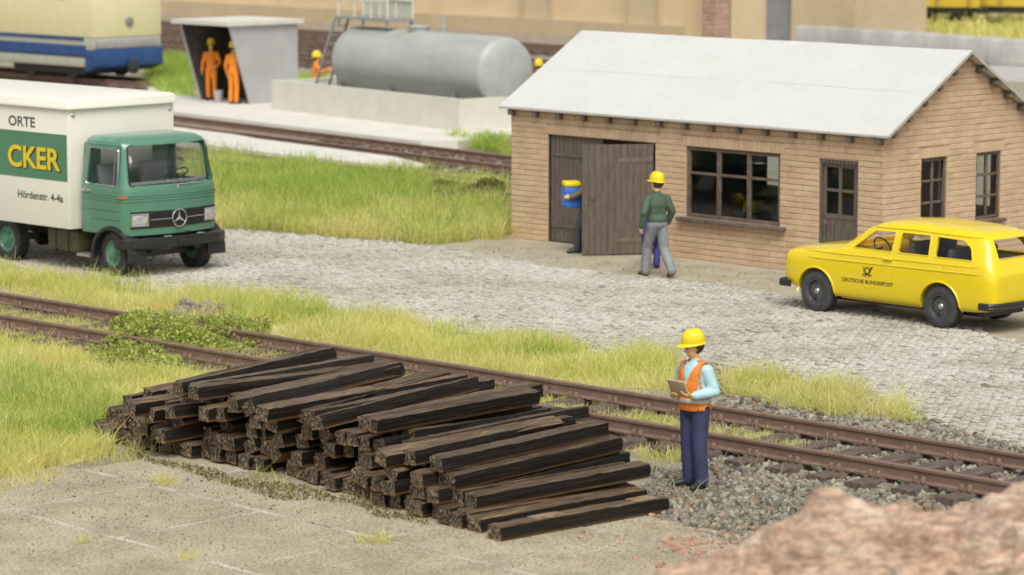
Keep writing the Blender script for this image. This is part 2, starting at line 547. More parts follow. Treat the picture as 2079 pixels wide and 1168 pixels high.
def track(P0, ang, u0, u1, sl0, sl1, label, z=0.0, step=0.62, group=None):
    """P0 a point on the centre line; sleepers between sl0 and sl1 are modelled"""
    t = empty("railway_track", (P0[0], P0[1], z), math.radians(ang), label, "railway track", group)
    for s in (1, -1):
        o = link(bpy.data.objects.new("rail", rail_mesh(u1 - u0, u0)), t)
        o.location = (0, s * 0.755, 0.12)
    fm = fastening_mesh()
    ms = [track_sleeper_mesh(k) for k in range(4)]
    n = int((sl1 - sl0) / step)
    for i in range(n):
        so = link(bpy.data.objects.new("sleeper", ms[i % 4]), t)
        so.location = (sl0 + i * step + RNG.uniform(-0.03, 0.03), RNG.uniform(-0.04, 0.04), RNG.uniform(-0.004, 0))
        so.rotation_euler = (0, 0, RNG.uniform(-0.03, 0.03))
        for s in (1, -1):
            fo = link(bpy.data.objects.new("rail_fastening", fm), so)
            fo.location = (0, s * 0.755, 0.118)
    return t

TRK0, TRKA = (0.39, 39.85), -44.2
track(TRK0, TRKA, -16, 13, -12.4, 8.5, "rusty siding track half buried in grass behind the pile of old sleepers")

# ------------------------------------------------------------------ stones
_phi = (1 + 5 ** 0.5) / 2
ICO_V = np.array([(-1, _phi, 0), (1, _phi, 0), (-1, -_phi, 0), (1, -_phi, 0), (0, -1, _phi), (0, 1, _phi), (0, -1, -_phi), (0, 1, -_phi), (_phi, 0, -1), (_phi, 0, 1), (-_phi, 0, -1), (-_phi, 0, 1)]) / 1.9
ICO_F = np.array([(0, 11, 5), (0, 5, 1), (0, 1, 7), (0, 7, 10), (0, 10, 11), (1, 5, 9), (5, 11, 4), (11, 10, 2), (10, 7, 6), (7, 1, 8), (3, 9, 4), (3, 4, 2), (3, 2, 6), (3, 6, 8), (3, 8, 9), (4, 9, 5), (2, 4, 11), (6, 2, 10), (8, 6, 7), (9, 8, 1)])
def stones(name, X, Y, smin, smax, m, z=0.0, power=2.0, zr=0.0):
    n = len(X)
    s = smin + (smax - smin) * NPR.random(n) ** power
    V = ICO_V[None] * (1 + NPR.normal(0, 0.16, (n, 12, 1))) * s[:, None, None] * NPR.uniform(0.6, 1.15, (n, 1, 3))
    a = NPR.uniform(0, 6.28, n); ca, sa = np.cos(a)[:, None], np.sin(a)[:, None]
    b = NPR.uniform(-0.8, 0.8, n); cb, sb = np.cos(b)[:, None], np.sin(b)[:, None]
    x, y, w = V[..., 0].copy(), V[..., 1].copy(), V[..., 2].copy()
    y, w = y * cb - w * sb, y * sb + w * cb
    V[..., 0] = x * ca - y * sa + X[:, None]; V[..., 1] = x * sa + y * ca + Y[:, None]
    V[..., 2] = w + z + s[:, None] * 0.35 + (NPR.random(n) * zr)[:, None]
    F = (ICO_F[None] + (np.arange(n) * 12)[:, None, None]).reshape(-1, 3)
    return fast(name, V.reshape(-1, 3), F, m)

def ballast():
    P1 = GP([(1245, 885), (1330, 850), (1480, 812), (1640, 815), (1780, 835), (1880, 870), (2079, 925), (2140, 950), (2140, 1030), (1950, 1040), (1700, 1040), (1560, 1020), (1470, 995), (1450, 960), (1420, 925), (1330, 905)])
    X, Y = scatter([P1], 900)
    # keep sleeper tops clear: thin out inside the track away from the ground
    P2 = GP([(1440, 742), (1520, 752), (1640, 775), (1760, 800), (1860, 840), (1980, 880), (2140, 925), (2140, 975), (1980, 930), (1800, 880), (1640, 850), (1480, 812), (1430, 790)])
    X2, Y2 = scatter([P2], 500)
    X3, Y3 = scatter([GP([(1330, 960), (1450, 1000), (1640, 1030), (1760, 1060), (1640, 1120), (1480, 1120), (1340, 1060)])], 420)
    X4, Y4 = scatter([GP([(40, 625), (620, 705), (1240, 800), (1240, 880), (600, 760), (40, 680)])], 40)
    X5, Y5 = scatter([GP([(345, 648), (390, 634), (440, 640), (445, 655), (400, 662), (350, 658)])], 260)
    X, Y = np.concatenate([X, X3, X4]), np.concatenate([Y, Y3, Y4])
    k = (np.hypot(X - 1.95, (Y - 34.75) * .7) > .42); X, Y = X[k], Y[k]          # swept clear where the inspector stands
    o = stones("ballast", X, Y, 0.010, 0.062, m_ballast, 0.0, 3.6, 0.03)
    tag(o, kind='stuff')
    Xf, Yf = scatter([P1, GP([(1340, 950), (1470, 990), (1640, 1020), (1760, 1060), (1640, 1110), (1480, 1110), (1330, 1060), (1300, 980)])], 1500)
    o = stones("fine_gravel", Xf, Yf, 0.006, 0.022, m_ballast, 0.0, 2.0, 0.012)
    tag(o, kind='stuff')
    o = stones("gravel", np.concatenate([X2]), np.concatenate([Y2]), 0.008, 0.055, m_ballast, 0.0, 3.2)
    tag(o, kind='stuff')
    o = stones("rubble", X5, Y5, 0.035, 0.105, mat("rubble_stone", (0.8, 0.8, 0.8), (1, 1, 1), 9, 0.9, 0.01, 40, island=[(0.25, 0.20, 0.175), (0.33, 0.28, 0.24), (0.20, 0.15, 0.125)]), 0.03, 1.5, 0.12)
    tag(o, kind='stuff')
    # dust-fine grit on the paving and the yard
    X6, Y6 = scatter([GP([(40, 960), (700, 960), (1500, 1000), (1600, 1168), (0, 1168), (0, 1000)])], 160)
    X7, Y7 = scatter([GP([(960, 490), (1600, 560), (1600, 606), (960, 516)])], 40)
    o = stones("grit", np.concatenate([X6, X7]), np.concatenate([Y6, Y7]), 0.004, 0.018, m_ballast, 0.028, 3)
    tag(o, kind='stuff')
    X8, Y8 = scatter([GP([(1330, 1168), (1400, 1085), (1480, 1075), (1560, 1085), (1640, 1100), (1640, 1168)])], 420)
    k = NPR.random(len(X8)) < 0.25 + 0.75 * (wobble(X8, Y8, 2.5, 1) > 0.45)
    X9, Y9 = scatter([GP([(1090, 1168), (1180, 1060), (1380, 1000), (1560, 1060), (1500, 1168)])], 14)
    o = stones("red_rock_crumbs", np.concatenate([X8[k], X9]), np.concatenate([Y8[k], Y9]), 0.008, 0.042, mat("red_crumb", (0.8, 0.8, 0.8), (1, 1, 1), 9, 0.9, island=[(0.40, 0.22, 0.14), (0.50, 0.32, 0.22), (0.33, 0.17, 0.11)]), 0.03, 2.2)
    tag(o, kind='stuff')
ballast()

# ------------------------------------------------------------------ grass
def grass(name, X, Y, h0, h1, m, w=0.011, z=0.0, lean=0.95):
    n = len(X)
    h = NPR.uniform(h0, h1, n) * (0.72 + 0.5 * wobble(X, Y, 1.6, 2))
    ta = math.radians(TRKA)
    td = -(X - TRK0[0]) * math.sin(ta) + (Y - TRK0[1]) * math.cos(ta)      # grass stays short in front of the rails
    h *= np.interp(td, [-2.6, -1.7, -0.9, -0.7, -0.55, 0.1, 0.45, 0.72, 0.9, 1.6], [1, .62, .42, .42, .72, .6, .42, .42, .75, 1])
    a = NPR.uniform(0, 6.283, n); l = np.minimum(np.abs(NPR.normal(0, lean, n)), 1.9) * h; h = h / np.sqrt(1 + 0.35 * (l / h) ** 2)
    dx, dy = np.cos(a) * l, np.sin(a) * l
    b = NPR.uniform(0, 6.283, n); wx, wy = np.cos(b) * w / 2, np.sin(b) * w / 2
    zz = np.full(n, z)
    def pt(t, ws, bend):
        cx, cy, cz = X + dx * bend, Y + dy * bend, zz + h * t
        return np.stack([np.stack([cx - wx * ws, cy - wy * ws, cz], -1), np.stack([cx + wx * ws, cy + wy * ws, cz], -1)], 1)
    V = np.concatenate([pt(0, 1, 0), pt(0.5, 0.85, 0.3), pt(0.95, 0.3, 1.0)], 1)
    F = (np.array([(0, 1, 3, 2), (2, 3, 5, 4)])[None] + (np.arange(n) * 6)[:, None, None]).reshape(-1, 4)
    return tag(fast(name, V.reshape(-1, 3), F, m), kind='stuff')

def clumpy(polys, density, f=1.5, seed=0.0, thr=0.25):
    X, Y = scatter(polys, density)
    k = NPR.random(len(X)) < np.clip((wobble(X, Y, f, seed) - thr) * 2.2 + 0.25, 0.05, 1)
    return X[k], Y[k]
def cat(*xy): return np.concatenate([p[0] for p in xy]), np.concatenate([p[1] for p in xy])
def tuft(px, py, r, n):
    c = G(px, py)
    a = NPR.uniform(0, 6.283, n); q = np.abs(NPR.normal(0, 0.5, n)) * r
    return c[0] + np.cos(a) * q, c[1] + np.sin(a) * q

zA = GP([(-60, 552), (40, 560), (130, 570), (250, 590), (400, 603), (560, 612), (640, 620), (665, 650), (800, 660), (960, 680), (1060, 695), (1150, 706), (1280, 722), (1385, 740), (1395, 772), (1400, 795),
         (1240, 785), (1000, 752), (800, 722), (620, 694), (440, 655), (250, 625), (40, 590), (-60, 575)])
zA2 = GP([(1470, 765), (1560, 772), (1700, 795), (1850, 838), (1870, 862), (1760, 865), (1640, 845), (1500, 815), (1465, 790)])
_tu, _tv = Vector((math.cos(math.radians(TRKA)), math.sin(math.radians(TRKA)))), Vector((-math.sin(math.radians(TRKA)), math.cos(math.radians(TRKA))))
def TB(u0, u1, d0, d1):
    return [tuple(Vector(TRK0) + _tu * u + _tv * d) for u, d in ((u0, d0), (u1, d0), (u1, d1), (u0, d1))]
zB = TB(-14, -2.2, -.70, .70)
zR = TB(-14, 0.6, .80, 1.9)
zB2 = [TB(-1.3, .75, -.6, .65), TB(1.15, 2.35, -.65, .6), TB(2.75, 4.5, -.3, .66), TB(-2.2, -1.5, -.2, .6)]
zC = GP([(-60, 655), (40, 672), (250, 705), (460, 740), (640, 772), (600, 800), (420, 800), (260, 830), (215, 860), (240, 912), (180, 935), (40, 972), (-60, 990)])
zD = GP([(1255, 880), (1330, 880), (1395, 905), (1385, 945), (1330, 950), (1270, 925)])
m_brightener = mat("straw_brightener", (0.46, 0.42, 0.17), (0.66, 0.61, 0.28), 2.5, 0.95, 0.02, 40, c3=(0.58, 0.54, 0.21))  # bright straw colour, chosen to lighten the grass from below
for k_, z_ in enumerate((zA, zA2, zC)): sheet("grass_brightener", z_, 0.003 + 0.001 * k_, m_brightener)  # sheets added under the blades to brighten the grass
grass("dry_grass", *cat(clumpy([zA], 950, 1.3, 1, 0.28), clumpy([zR], 800, 1.9, 4, 0.25), clumpy([zA2], 1050, 1.9, 3, 0.25), clumpy([zB], 1500, 1.2, 5, -0.1), clumpy(zB2, 1200, 1.8, 7, 0.0), clumpy([zC], 1050, 1.2, 2, 0.15), clumpy([zD], 800, 2.4, 4, 0.25)),
      0.13, 0.40, m_gy)
zC2 = GP([(-60, 780), (60, 770), (150, 780), (260, 830), (215, 870), (180, 900), (-60, 905)])
grass("green_grass", *cat(scatter([zC2], 520), clumpy([zA], 90, 1.7, 9, 0.4), tuft(1100, 735, 0.5, 260), tuft(590, 640, 0.7, 420), tuft(640, 655, 0.5, 240), tuft(480, 650, 0.4, 120), clumpy([zC], 90, 1.5, 6, 0.3)),
      0.20, 0.44, m_gg)
# long pale single stalks
grass("long_grass_stalks", *cat(scatter([zC], 9), scatter([zA], 6), scatter([zB], 8), scatter([zA2], 12), scatter(zB2, 20), scatter([GP([(1400, 930), (1640, 930), (1800, 1000), (1500, 990)])], 14)), 0.35, 0.6, m_gy, 0.009, 0.0, 0.7)
# thin edge strands creeping over road, paving and gravel
zE1 = GP([(-60, 905), (180, 905), (250, 905), (330, 930), (250, 950), (40, 1000), (-60, 1010)])
grass("creeping_grass", *cat(clumpy([zE1], 330, 2, 3, 0.2), clumpy([GP([(40, 540), (640, 600), (670, 640), (1280, 705), (1400, 740), (640, 640), (400, 615)])], 60, 2, 1, 0.3), tuft(345, 985, 0.20, 60), tuft(330, 990, 0.12, 30), tuft(760, 1108, 0.24, 150), tuft(170, 1110, 0.2, 45), tuft(385, 1142, 0.18, 50),
                                tuft(520, 975, 0.2, 30), tuft(560, 990, 0.2, 30), tuft(740, 1020, 0.18, 40), clumpy([GP([(1300, 960), (1480, 1000), (1760, 1040), (1700, 1100), (1400, 1080)])], 14, 2, 1, 0.3), scatter([GP([(1400, 860), (1880, 960), (1900, 1010), (1640, 1000), (1420, 940)])], 24)),
      0.06, 0.2, m_gy, 0.009, 0.02, 1.1)
# meadow behind the road
zM = GP([(380, 330), (440, 330), (560, 345), (760, 362), (1036, 392), (1036, 490), (960, 486), (900, 498), (700, 484), (450, 463), (380, 462)])
zM2 = GP([(430, 360), (560, 352), (860, 385), (880, 440), (620, 430), (430, 425)])
grass("meadow_grass", *clumpy([zM], 480, 0.9, 2, 0.0), 0.22, 0.5, m_gy, 0.016)
grass("tall_green_grass", *cat(clumpy([zM2], 330, 0.8, 6, 0.1), clumpy([zM], 150, 1.1, 4, 0.35)), 0.35, 0.68, m_gg, 0.016)
zF = [GP(q) for q in ([(915, 288), (1040, 300), (1040, 322), (960, 304)], [(560, 168), (680, 172), (660, 214), (560, 205)], [(318, 120), (380, 125), (400, 212), (330, 205), (300, 170)])]
grass("far_grass", *scatter(zF, 190), 0.3, 0.55, m_gg, 0.03)

# ------------------------------------------------------------------ low moss mats over the track and beside the building
def leaf_mat(name, X, Y, Z, s0, s1, m):
    n = len(X); s = NPR.uniform(s0, s1, n)
    d = NPR.normal(0, 1, (n, 3)); d /= np.linalg.norm(d, axis=1)[:, None]
    e = np.cross(d, NPR.normal(0, 1, (n, 3))); e /= np.linalg.norm(e, axis=1)[:, None]
    c = np.stack([X, Y, Z], -1)
    V = np.stack([c - d * s[:, None], c - e * s[:, None] * 0.5, c + d * s[:, None], c + e * s[:, None] * 0.5], 1)
    return fast(name, V.reshape(-1, 3), (np.arange(n * 4).reshape(-1, 4)), m)

def mound_points(poly, n, hmax, f=2.0, seed=0.0):
    X, Y = scatter([poly], n)
    c = np.array(poly).mean(0); R = max(np.hypot(*(np.array(p) - c)) for p in poly)
    d = np.hypot(X - c[0], Y - c[1]) / R
    H = hmax * np.clip(1.1 - d, 0.12, 1) * (0.35 + 0.9 * wobble(X, Y, f, seed))
    Z = H * NPR.random(len(X)) ** 0.6
    k = NPR.random(len(X)) < 0.12 + 0.88 * (wobble(X, Y, 3.4, seed + 2) > 0.5)
    return X[k], Y[k], Z[k]

def bush(name, poly, label, catname, n, h, m_leaf, m_twig, seed):
    c = np.array(poly).mean(0)
    root = empty(name, (0, 0, 0), 0, label, catname)
    X, Y, Z = mound_points(poly, n, h, 2.0, seed)
    leaf_mat("foliage", X, Y, Z, 0.018, 0.05, m_leaf).parent = root
    b = MB(); r = random.Random(int(seed * 10))
    for i in range(0, len(X), max(1, len(X) // 260)):
        p = Vector((X[i], Y[i], 0.0)); q = Vector((X[i] + r.uniform(-.15, .15), Y[i] + r.uniform(-.15, .15), Z[i] + 0.04))
        b.tube([p, (p + q) / 2 + Vector((r.uniform(-.05, .05), r.uniform(-.05, .05), 0)), q], 0.007, 4)
    b.build("stem", m_twig, root)
m_moss = mat("moss_leaf", (0.8, 0.8, 0.7), (1, 1, 1), 0.9, 0.85, island=[(0.34, 0.40, 0.10), (0.58, 0.68, 0.16), (0.38, 0.31, 0.16), (0.50, 0.63, 0.13), (0.70, 0.75, 0.24)], transl=0.45, spec=0.15)
m_brownmoss = mat("brown_leaf", (0.7, 0.7, 0.6), (1, 1, 1), 0.9, 0.85, island=[(0.20, 0.15, 0.06), (0.32, 0.30, 0.09), (0.14, 0.10, 0.05), (0.28, 0.26, 0.08)], transl=0.25, spec=0.15)
m_twig = mat("twig", (0.10, 0.07, 0.045), (0.16, 0.12, 0.08), 20, 0.9)
bush("bush", GP([(180, 728), (240, 680), (330, 655), (420, 652), (500, 672), (550, 690), (530, 716), (470, 735), (400, 752), (290, 760), (205, 752)]), "low mossy green bush sprawling across both rails of the siding", "bush", 3600, 0.55, m_moss, m_twig, 1.0)
bush("bush", GP([(860, 412), (900, 396), (960, 392), (1034, 400), (1034, 432), (960, 434), (890, 430)]), "brown green bush beside the left corner of the brick workshop", "bush", 2600, 0.6, m_brownmoss, m_twig, 2.0)
moss = MB()
# earthy moss line under the front of the sleeper pile
X, Y = scatter([GP([(255, 925), (330, 935), (520, 985), (700, 1020), (880, 1065), (870, 1075), (690, 1035), (500, 1000), (320, 955)])], 900)
o = leaf_mat("moss", X, Y, 0.03 + NPR.random(len(X)) * 0.06, 0.012, 0.03, m_brownmoss)
tag(o, kind='stuff')

# ------------------------------------------------------------------ brick workshop
m_brick = mat("tan_brick", (0.86, 0.84, 0.82), (1.0, 1.0, 1.0), 2.2, 0.9, 0.006, 60, island=[(0.58, 0.415, 0.265), (0.62, 0.45, 0.295), (0.645, 0.47, 0.31), (0.60, 0.43, 0.28)])
m_mortar = mat("brick_joint", (0.38, 0.265, 0.17), (0.45, 0.32, 0.205), 5, 0.95, 0.004, 60)
m_chim = mat("red_brick", (0.85, 0.85, 0.85), (1, 1, 1), 3, 0.9, 0.004, 60, island=[(0.40, 0.25, 0.185), (0.47, 0.31, 0.23)])
m_roof = mat("white_roof_board", (0.575, 0.58, 0.555), (0.61, 0.615, 0.59), 1.2, 0.75, 0.003, 30, grain=(14, 0.965, 1.03), speck=(26, 0.735, (0.46, 0.44, 0.40)))
m_eave = mat("roof_edge", (0.40, 0.37, 0.31), (0.5, 0.46, 0.4), 5, 0.8)
m_wood = mat("door_boards", (0.105, 0.082, 0.062), (0.155, 0.125, 0.098), 7, 0.85, 0.004, 60, stretch=(3, 3, 0.5))
m_wood2 = mat("rafter_wood", (0.12, 0.095, 0.07), (0.19, 0.15, 0.11), 7, 0.85, 0.004, 60)
m_frame = mat("window_frame_wood", (0.10, 0.075, 0.055), (0.17, 0.13, 0.10), 9, 0.8, 0.003, 70)
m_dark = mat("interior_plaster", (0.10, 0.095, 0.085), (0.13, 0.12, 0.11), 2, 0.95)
m_black = mat("black_iron", (0.025, 0.024, 0.023), (0.04, 0.038, 0.036), 9, 0.5)
m_glass = glass_mat("window_glass", (0.80, 0.84, 0.82), 0.0, 0.02)

BH = 0.1045
def bricks(b, fmap, u0, u1, w0, w1, holes, lim=None, BL=0.39, seed=0, gap=0.010, proud=0.013):
    r = random.Random(seed)
    k = 0; w = w0
    while w < w1 - 0.01:
        wt = min(w + BH, w1)
        cuts = [(h[0], h[1]) for h in holes if h[2] < (w + wt) / 2 < h[3]]
        a0, a1 = (u0, u1) if lim is None else lim(wt)
        x = u0 - (k % 2) * BL / 2 + r.uniform(-.01, .01)
        while x < u1:
            segs = [(max(x, a0), min(x + BL, a1))]
            for c in cuts:
                ns = []
                for s in segs:
                    if c[1] <= s[0] or c[0] >= s[1]: ns.append(s)
                    else: ns += [(s[0], c[0]), (c[1], s[1])]
                segs = ns
            for s in segs:
                if s[1] - s[0] > 0.03:
                    brick(b, fmap, s[0] + gap / 2, s[1] - gap / 2, w + gap / 2, wt - gap / 2, proud + r.uniform(-.004, .003), r)
            x += BL
        w = wt; k += 1
def brick(b, fmap, ua, ub, wa, wb, d, r):
    e = 0.009
    j = lambda: r.uniform(-0.0035, 0.0035)
    p = [(ua + j(), wa + j(), 0), (ub + j(), wa + j(), 0), (ub + j(), wb + j(), 0), (ua + j(), wb + j(), 0)]
    q = [(ua + e, wa + e, d + j()), (ub - e, wa + e, d + j()), (ub - e, wb - e, d + j()), (ua + e, wb - e, d + j())]
    b.add([fmap(*v) for v in p + q], [(0, 1, 5, 4), (1, 2, 6, 5), (2, 3, 7, 6), (3, 0, 4, 7), (4, 5, 6, 7)])
def soldiers(b, fmap, ua, ub, wa, wb, step=0.107, seed=3):
    r = random.Random(seed); n = max(1, round((ub - ua) / step)); s = (ub - ua) / n
    for i in range(n):
        brick(b, fmap, ua + i * s + .004, ua + (i + 1) * s - .004, wa + .004, wb - .004, 0.015 + r.uniform(-.003, .003), r)
def holed_wall(b, fmap, u0, u1, w0, w1, holes, th):
    us = sorted({u0, u1, *[h[0] for h in holes], *[h[1] for h in holes]}); ws = sorted({w0, w1, *[h[2] for h in holes], *[h[3] for h in holes]})
    us = [u for u in us if u0 <= u <= u1]; ws = [w for w in ws if w0 <= w <= w1]
    solid = lambda i, j: 0 <= i < len(us) - 1 and 0 <= j < len(ws) - 1 and not any(h[0] < (us[i] + us[i + 1]) / 2 < h[1] and h[2] < (ws[j] + ws[j + 1]) / 2 < h[3] for h in holes)
    def q(*p): b.add([fmap(*v) for v in p], [(0, 1, 2, 3)])
    for i in range(len(us) - 1):
        for j in range(len(ws) - 1):
            if not solid(i, j): continue
            a, c, e, f = us[i], us[i + 1], ws[j], ws[j + 1]
            q((a, e, 0), (c, e, 0), (c, f, 0), (a, f, 0)); q((a, e, -th), (a, f, -th), (c, f, -th), (c, e, -th))
            if not solid(i - 1, j): q((a, e, 0), (a, f, 0), (a, f, -th), (a, e, -th))
            if not solid(i + 1, j): q((c, e, 0), (c, e, -th), (c, f, -th), (c, f, 0))
            if not solid(i, j - 1): q((a, e, 0), (a, e, -th), (c, e, -th), (c, e, 0))
            if not solid(i, j + 1): q((a, f, 0), (c, f, 0), (c, f, -th), (a, f, -th))

def planks(b, x0, x1, z0, z1, y0, y1, w=0.115, gap=0.009, seed=1):
    r = random.Random(seed); n = max(1, round((x1 - x0) / w)); s = (x1 - x0) / n
    for i in range(n):
        b.cbox(x0 + i * s + gap / 2, x0 + (i + 1) * s - gap / 2, y0 + r.uniform(0, .004), y1 - r.uniform(0, .004), z0, z1)

def window_part(root, rx, x0, x1, z0, z1, muls, trans, fw=0.07, dep=0.06, mw=0.05, name="window"):
    """rx: matrix placing the local x-z window plane (y = outward -) ; muls: x positions, trans: z positions"""
    b = MB(); b.T = rx
    b.cbox(x0, x0 + fw, 0, dep, z0, z1); b.cbox(x1 - fw, x1, 0, dep, z0, z1)
    b.cbox(x0 + fw, x1 - fw, 0, dep, z0, z0 + fw); b.cbox(x0 + fw, x1 - fw, 0, dep, z1 - fw, z1)
    for x, w in muls: b.cbox(x - w / 2, x + w / 2, 0.003, dep - .003, z0 + fw, z1 - fw)
    xs = [x0 + fw] + [v for m_, w in muls for v in (m_ - w / 2, m_ + w / 2)] + [x1 - fw]
    for i in range(0, len(xs), 2):
        for t in trans: b.cbox(xs[i], xs[i + 1], 0.008, dep - .008, t - mw / 2, t + mw / 2)
    o = b.build(name, m_frame, root, bevel=0.006)
    zs = [z0 + fw] + [v for t in trans for v in (t - mw / 2, t + mw / 2)] + [z1 - fw]
    for i in range(0, len(xs), 2):
        for j in range(0, len(zs), 2):
            g = MB(); g.T = rx
            g.cbox(xs[i], xs[i + 1], dep * 0.45, dep * 0.45 + .006, zs[j], zs[j + 1])
            g.build("pane", m_glass, o)
    return o

def workshop():
    root = empty("brick_workshop", (-0.0119, 59.4567, 0), math.radians(-45.42), "tan brick workshop with white gabled roof, brown wooden doors and a chimney", "building")
    Lx, Wy, TH = 9.245, 4.34, 0.14
    E0, RZ, OV = 2.583, 3.956, 0.15           # eave height, ridge height, eave overhang
    sl = (RZ - E0) / (Wy / 2 + OV)
    roof_z = lambda v: E0 + (min(v, Wy - v) + OV) * sl - 0.05
    D0, D1, DT = 1.014, 3.824, 2.09
    W0, W1, WB, WT = 4.60, 6.87, 0.78, 2.09
    S0, S1, ST = 7.78, 8.66, 2.07
    front = lambda u, w, d: (u, -d, w)
    gable = lambda u, w, d: (Lx + d, u, w)
    back = lambda u, w, d: (u, Wy + d, w)
    left = lambda u, w, d: (-d, u, w)
    wz = roof_z(0)
    # front wall: body, then relief bricks
    b = MB()
    holes = [(D0, D1, 0, DT), (W0, W1, WB, WT), (S0, S1, 0, ST)]
    b.m = 1; holed_wall(b, front, 0.0, Lx - TH, 0, wz, holes, TH); b.m = 0
    lint = [(D0 - .06, D1 + .14, DT, DT + .19), (W0 - .1, W1 + .1, WT, WT + .19), (S0 - .05, S1 + .05, ST, ST + .02)]
    bricks(b, front, 0.0, Lx, 0, wz - .02, holes + lint, seed=4)
    soldiers(b, front, D0 - .06, D1 + .14, DT, DT + .185); soldiers(b, front, W0 - .1, W1 + .1, WT, WT + .185)
    b.build("wall", [m_brick, m_mortar], root, fix=False)
    # gable wall facing right
    b = MB(); b.m = 1
    gh = [(1.026, 1.764, 0.87, 2.09), (2.629, 3.358, 0.87, 2.09)]
    holed_wall(b, gable, 0, Wy, 0, wz, gh, TH)
    zt = roof_z(Wy / 2)
    b.add([gable(0, wz, 0), gable(Wy, wz, 0), gable(Wy / 2, zt, 0), gable(0, wz, -TH), gable(Wy, wz, -TH), gable(Wy / 2, zt, -TH)], [(0, 1, 2), (3, 5, 4), (1, 4, 5, 2), (0, 2, 5, 3)])
    b.m = 0
    lim = lambda w: (max(0, (w - wz) / sl), Wy - max(0, (w - wz) / sl))
    gl = [(h[0] - .08, h[1] + .08, 2.09, 2.27) for h in gh]
    bricks(b, gable, 0, Wy, 0, zt - .02, gh + gl, lim=lim, seed=9, proud=0.010)
    for h in gl: soldiers(b, gable, h[0], h[1], 2.09, 2.265)
    b.build("wall", [m_brick, m_mortar], root, fix=False)
    # left and back walls
    b = MB(); b.m = 1
    holed_wall(b, left, TH, Wy - TH, 0, wz, [], -TH)
    b.add([left(0, wz, 0), left(Wy, wz, 0), left(Wy / 2, zt, 0), left(0, wz, -TH), left(Wy, wz, -TH), left(Wy / 2, zt, -TH)], [(0, 1, 2), (3, 5, 4), (1, 4, 5, 2), (0, 2, 5, 3)])
    b.m = 0; bricks(b, left, 0, Wy, 0, zt - .02, [], lim=lim, seed=12)
    b.build("wall", [m_brick, m_mortar], root, fix=False)
    b = MB(); b.m = 1
    bh = [(1.3, 3.4, 0.9, 2.1), (7.2, 8.4, 0.9, 2.1)]
    holed_wall(b, back, 0, Lx - TH, 0, wz, bh, TH)
    b.m = 0; bricks(b, back, 0, Lx, 0, wz - .02, bh, seed=15)
    b.build("wall", [m_brick, m_mortar], root, fix=False)
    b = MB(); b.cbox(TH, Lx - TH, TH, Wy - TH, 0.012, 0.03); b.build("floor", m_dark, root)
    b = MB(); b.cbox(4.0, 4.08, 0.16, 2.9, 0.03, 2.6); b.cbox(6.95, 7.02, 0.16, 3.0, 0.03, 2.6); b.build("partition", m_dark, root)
    b = MB(); b.cbox(4.7, 6.6, 1.2, 1.8, 0.72, 0.78); b.cbox(4.75, 4.83, 1.25, 1.75, 0.03, 0.72); b.cbox(6.47, 6.55, 1.25, 1.75, 0.03, 0.72); b.build("workbench", m_wood2, root)
    b = MB(); b.cbox(4.85, 5.15, 1.3, 1.6, 0.79, 1.0); b.build("yellow_bin", mat("bin_yellow", (0.7, 0.52, 0.02)), root, bevel=.02)
    # roof: two slopes, the front one of two overlapping boards
    b = MB()
    def slope(y0, y1, z0, z1, x0, x1, t, lift):
        n = 24
        top, bot = [], []
        for i in range(n + 1):
            x = x0 + (x1 - x0) * i / n
            wv = lambda s: 0.006 * math.sin(x * 1.3 + s) + RNG.uniform(-.0015, .0015)
            top.append([(x, y0, z0 + lift + wv(0)), (x, y1, z1 + lift + wv(0.4))])
            bot.append([(x, y0, z0 + lift - t), (x, y1, z1 + lift - t)])
        b.loft([[p[0], p[1], q[1], q[0]] for p, q in zip(top, bot)])
    ym = 1.0; zm = E0 + (ym + OV) * sl
    slope(-OV, ym + .02, E0, zm + .02 * sl, -0.2, Lx + .2, .035, 0.0)
    slope(ym, Wy / 2, zm, RZ, -0.2, Lx + .2, .035, 0.007)
    slope(Wy / 2, Wy + OV, RZ, E0, -0.2, Lx + .2, .035, 0.003)
    b.build("roof", m_roof, root)
    b = MB()
    for s in (0, 1):
        a = (Lx + .202, -OV if s == 0 else Wy + OV, E0 - .026); c = (Lx + .202, Wy / 2, RZ - .026)
        b.bar(a, c, 0.012, 0.05)
    b.bar((-0.19, -OV - .003, E0 - .034), (Lx + .19, -OV - .003, E0 - .034), 0.012, 0.03)
    b.build("verge_board", m_eave, root)
    # rafter ends under the eave and purlin ends under the verge
    for i in range(15):
        x = 0.08 + i * (Lx - 0.16) / 14
        r = MB(); r.prism([(-0.135, 2.40 + .02), (0.0, 2.40), (0.0, 2.61), (-0.135, 2.555)], x - .05, x + .05, 'YZ'); r.build("rafter", m_wood2, root, bevel=.004)
    for i in range(11):
        v = 0.06 + i * (Wy - 0.12) / 10; z = roof_z(v)
        r = MB(); r.box((Lx + 0.10, v, z - 0.055), (0.17, 0.10, 0.12), Matrix.Rotation(math.atan(sl) * (1 if v < Wy / 2 else -1) * (0 if i == 5 else 1), 3, 'X')); r.build("purlin", m_wood2, root, bevel=.004)
    # left leaf (shut), right leaf (swung out)
    lf = MB(); planks(lf, D0 + .025, 2.42, .03, DT - .01, 0.05, 0.075)
    lf.cbox(D0 + .05, 2.36, 0.034, 0.05, 1.68, 1.75); lf.cbox(D0 + .05, 2.36, 0.034, 0.05, 0.30, 0.37)
    lo = lf.build("door_leaf", m_wood, root)
    fr = MB(); fr.cbox(D0, D0 + .025, 0.02, .12, 0, DT); fr.cbox(D1 - .025, D1, 0.02, .12, 0, DT); fr.cbox(D0 + .025, D1 - .025, .06, .12, DT - .012, DT); fr.build("door_frame", m_black, root)
    ang = math.atan2(-1.09, -0.78)
    T = Matrix.Translation((D1 - .01, -0.03, 0)) @ Matrix.Rotation(ang, 4, 'Z')
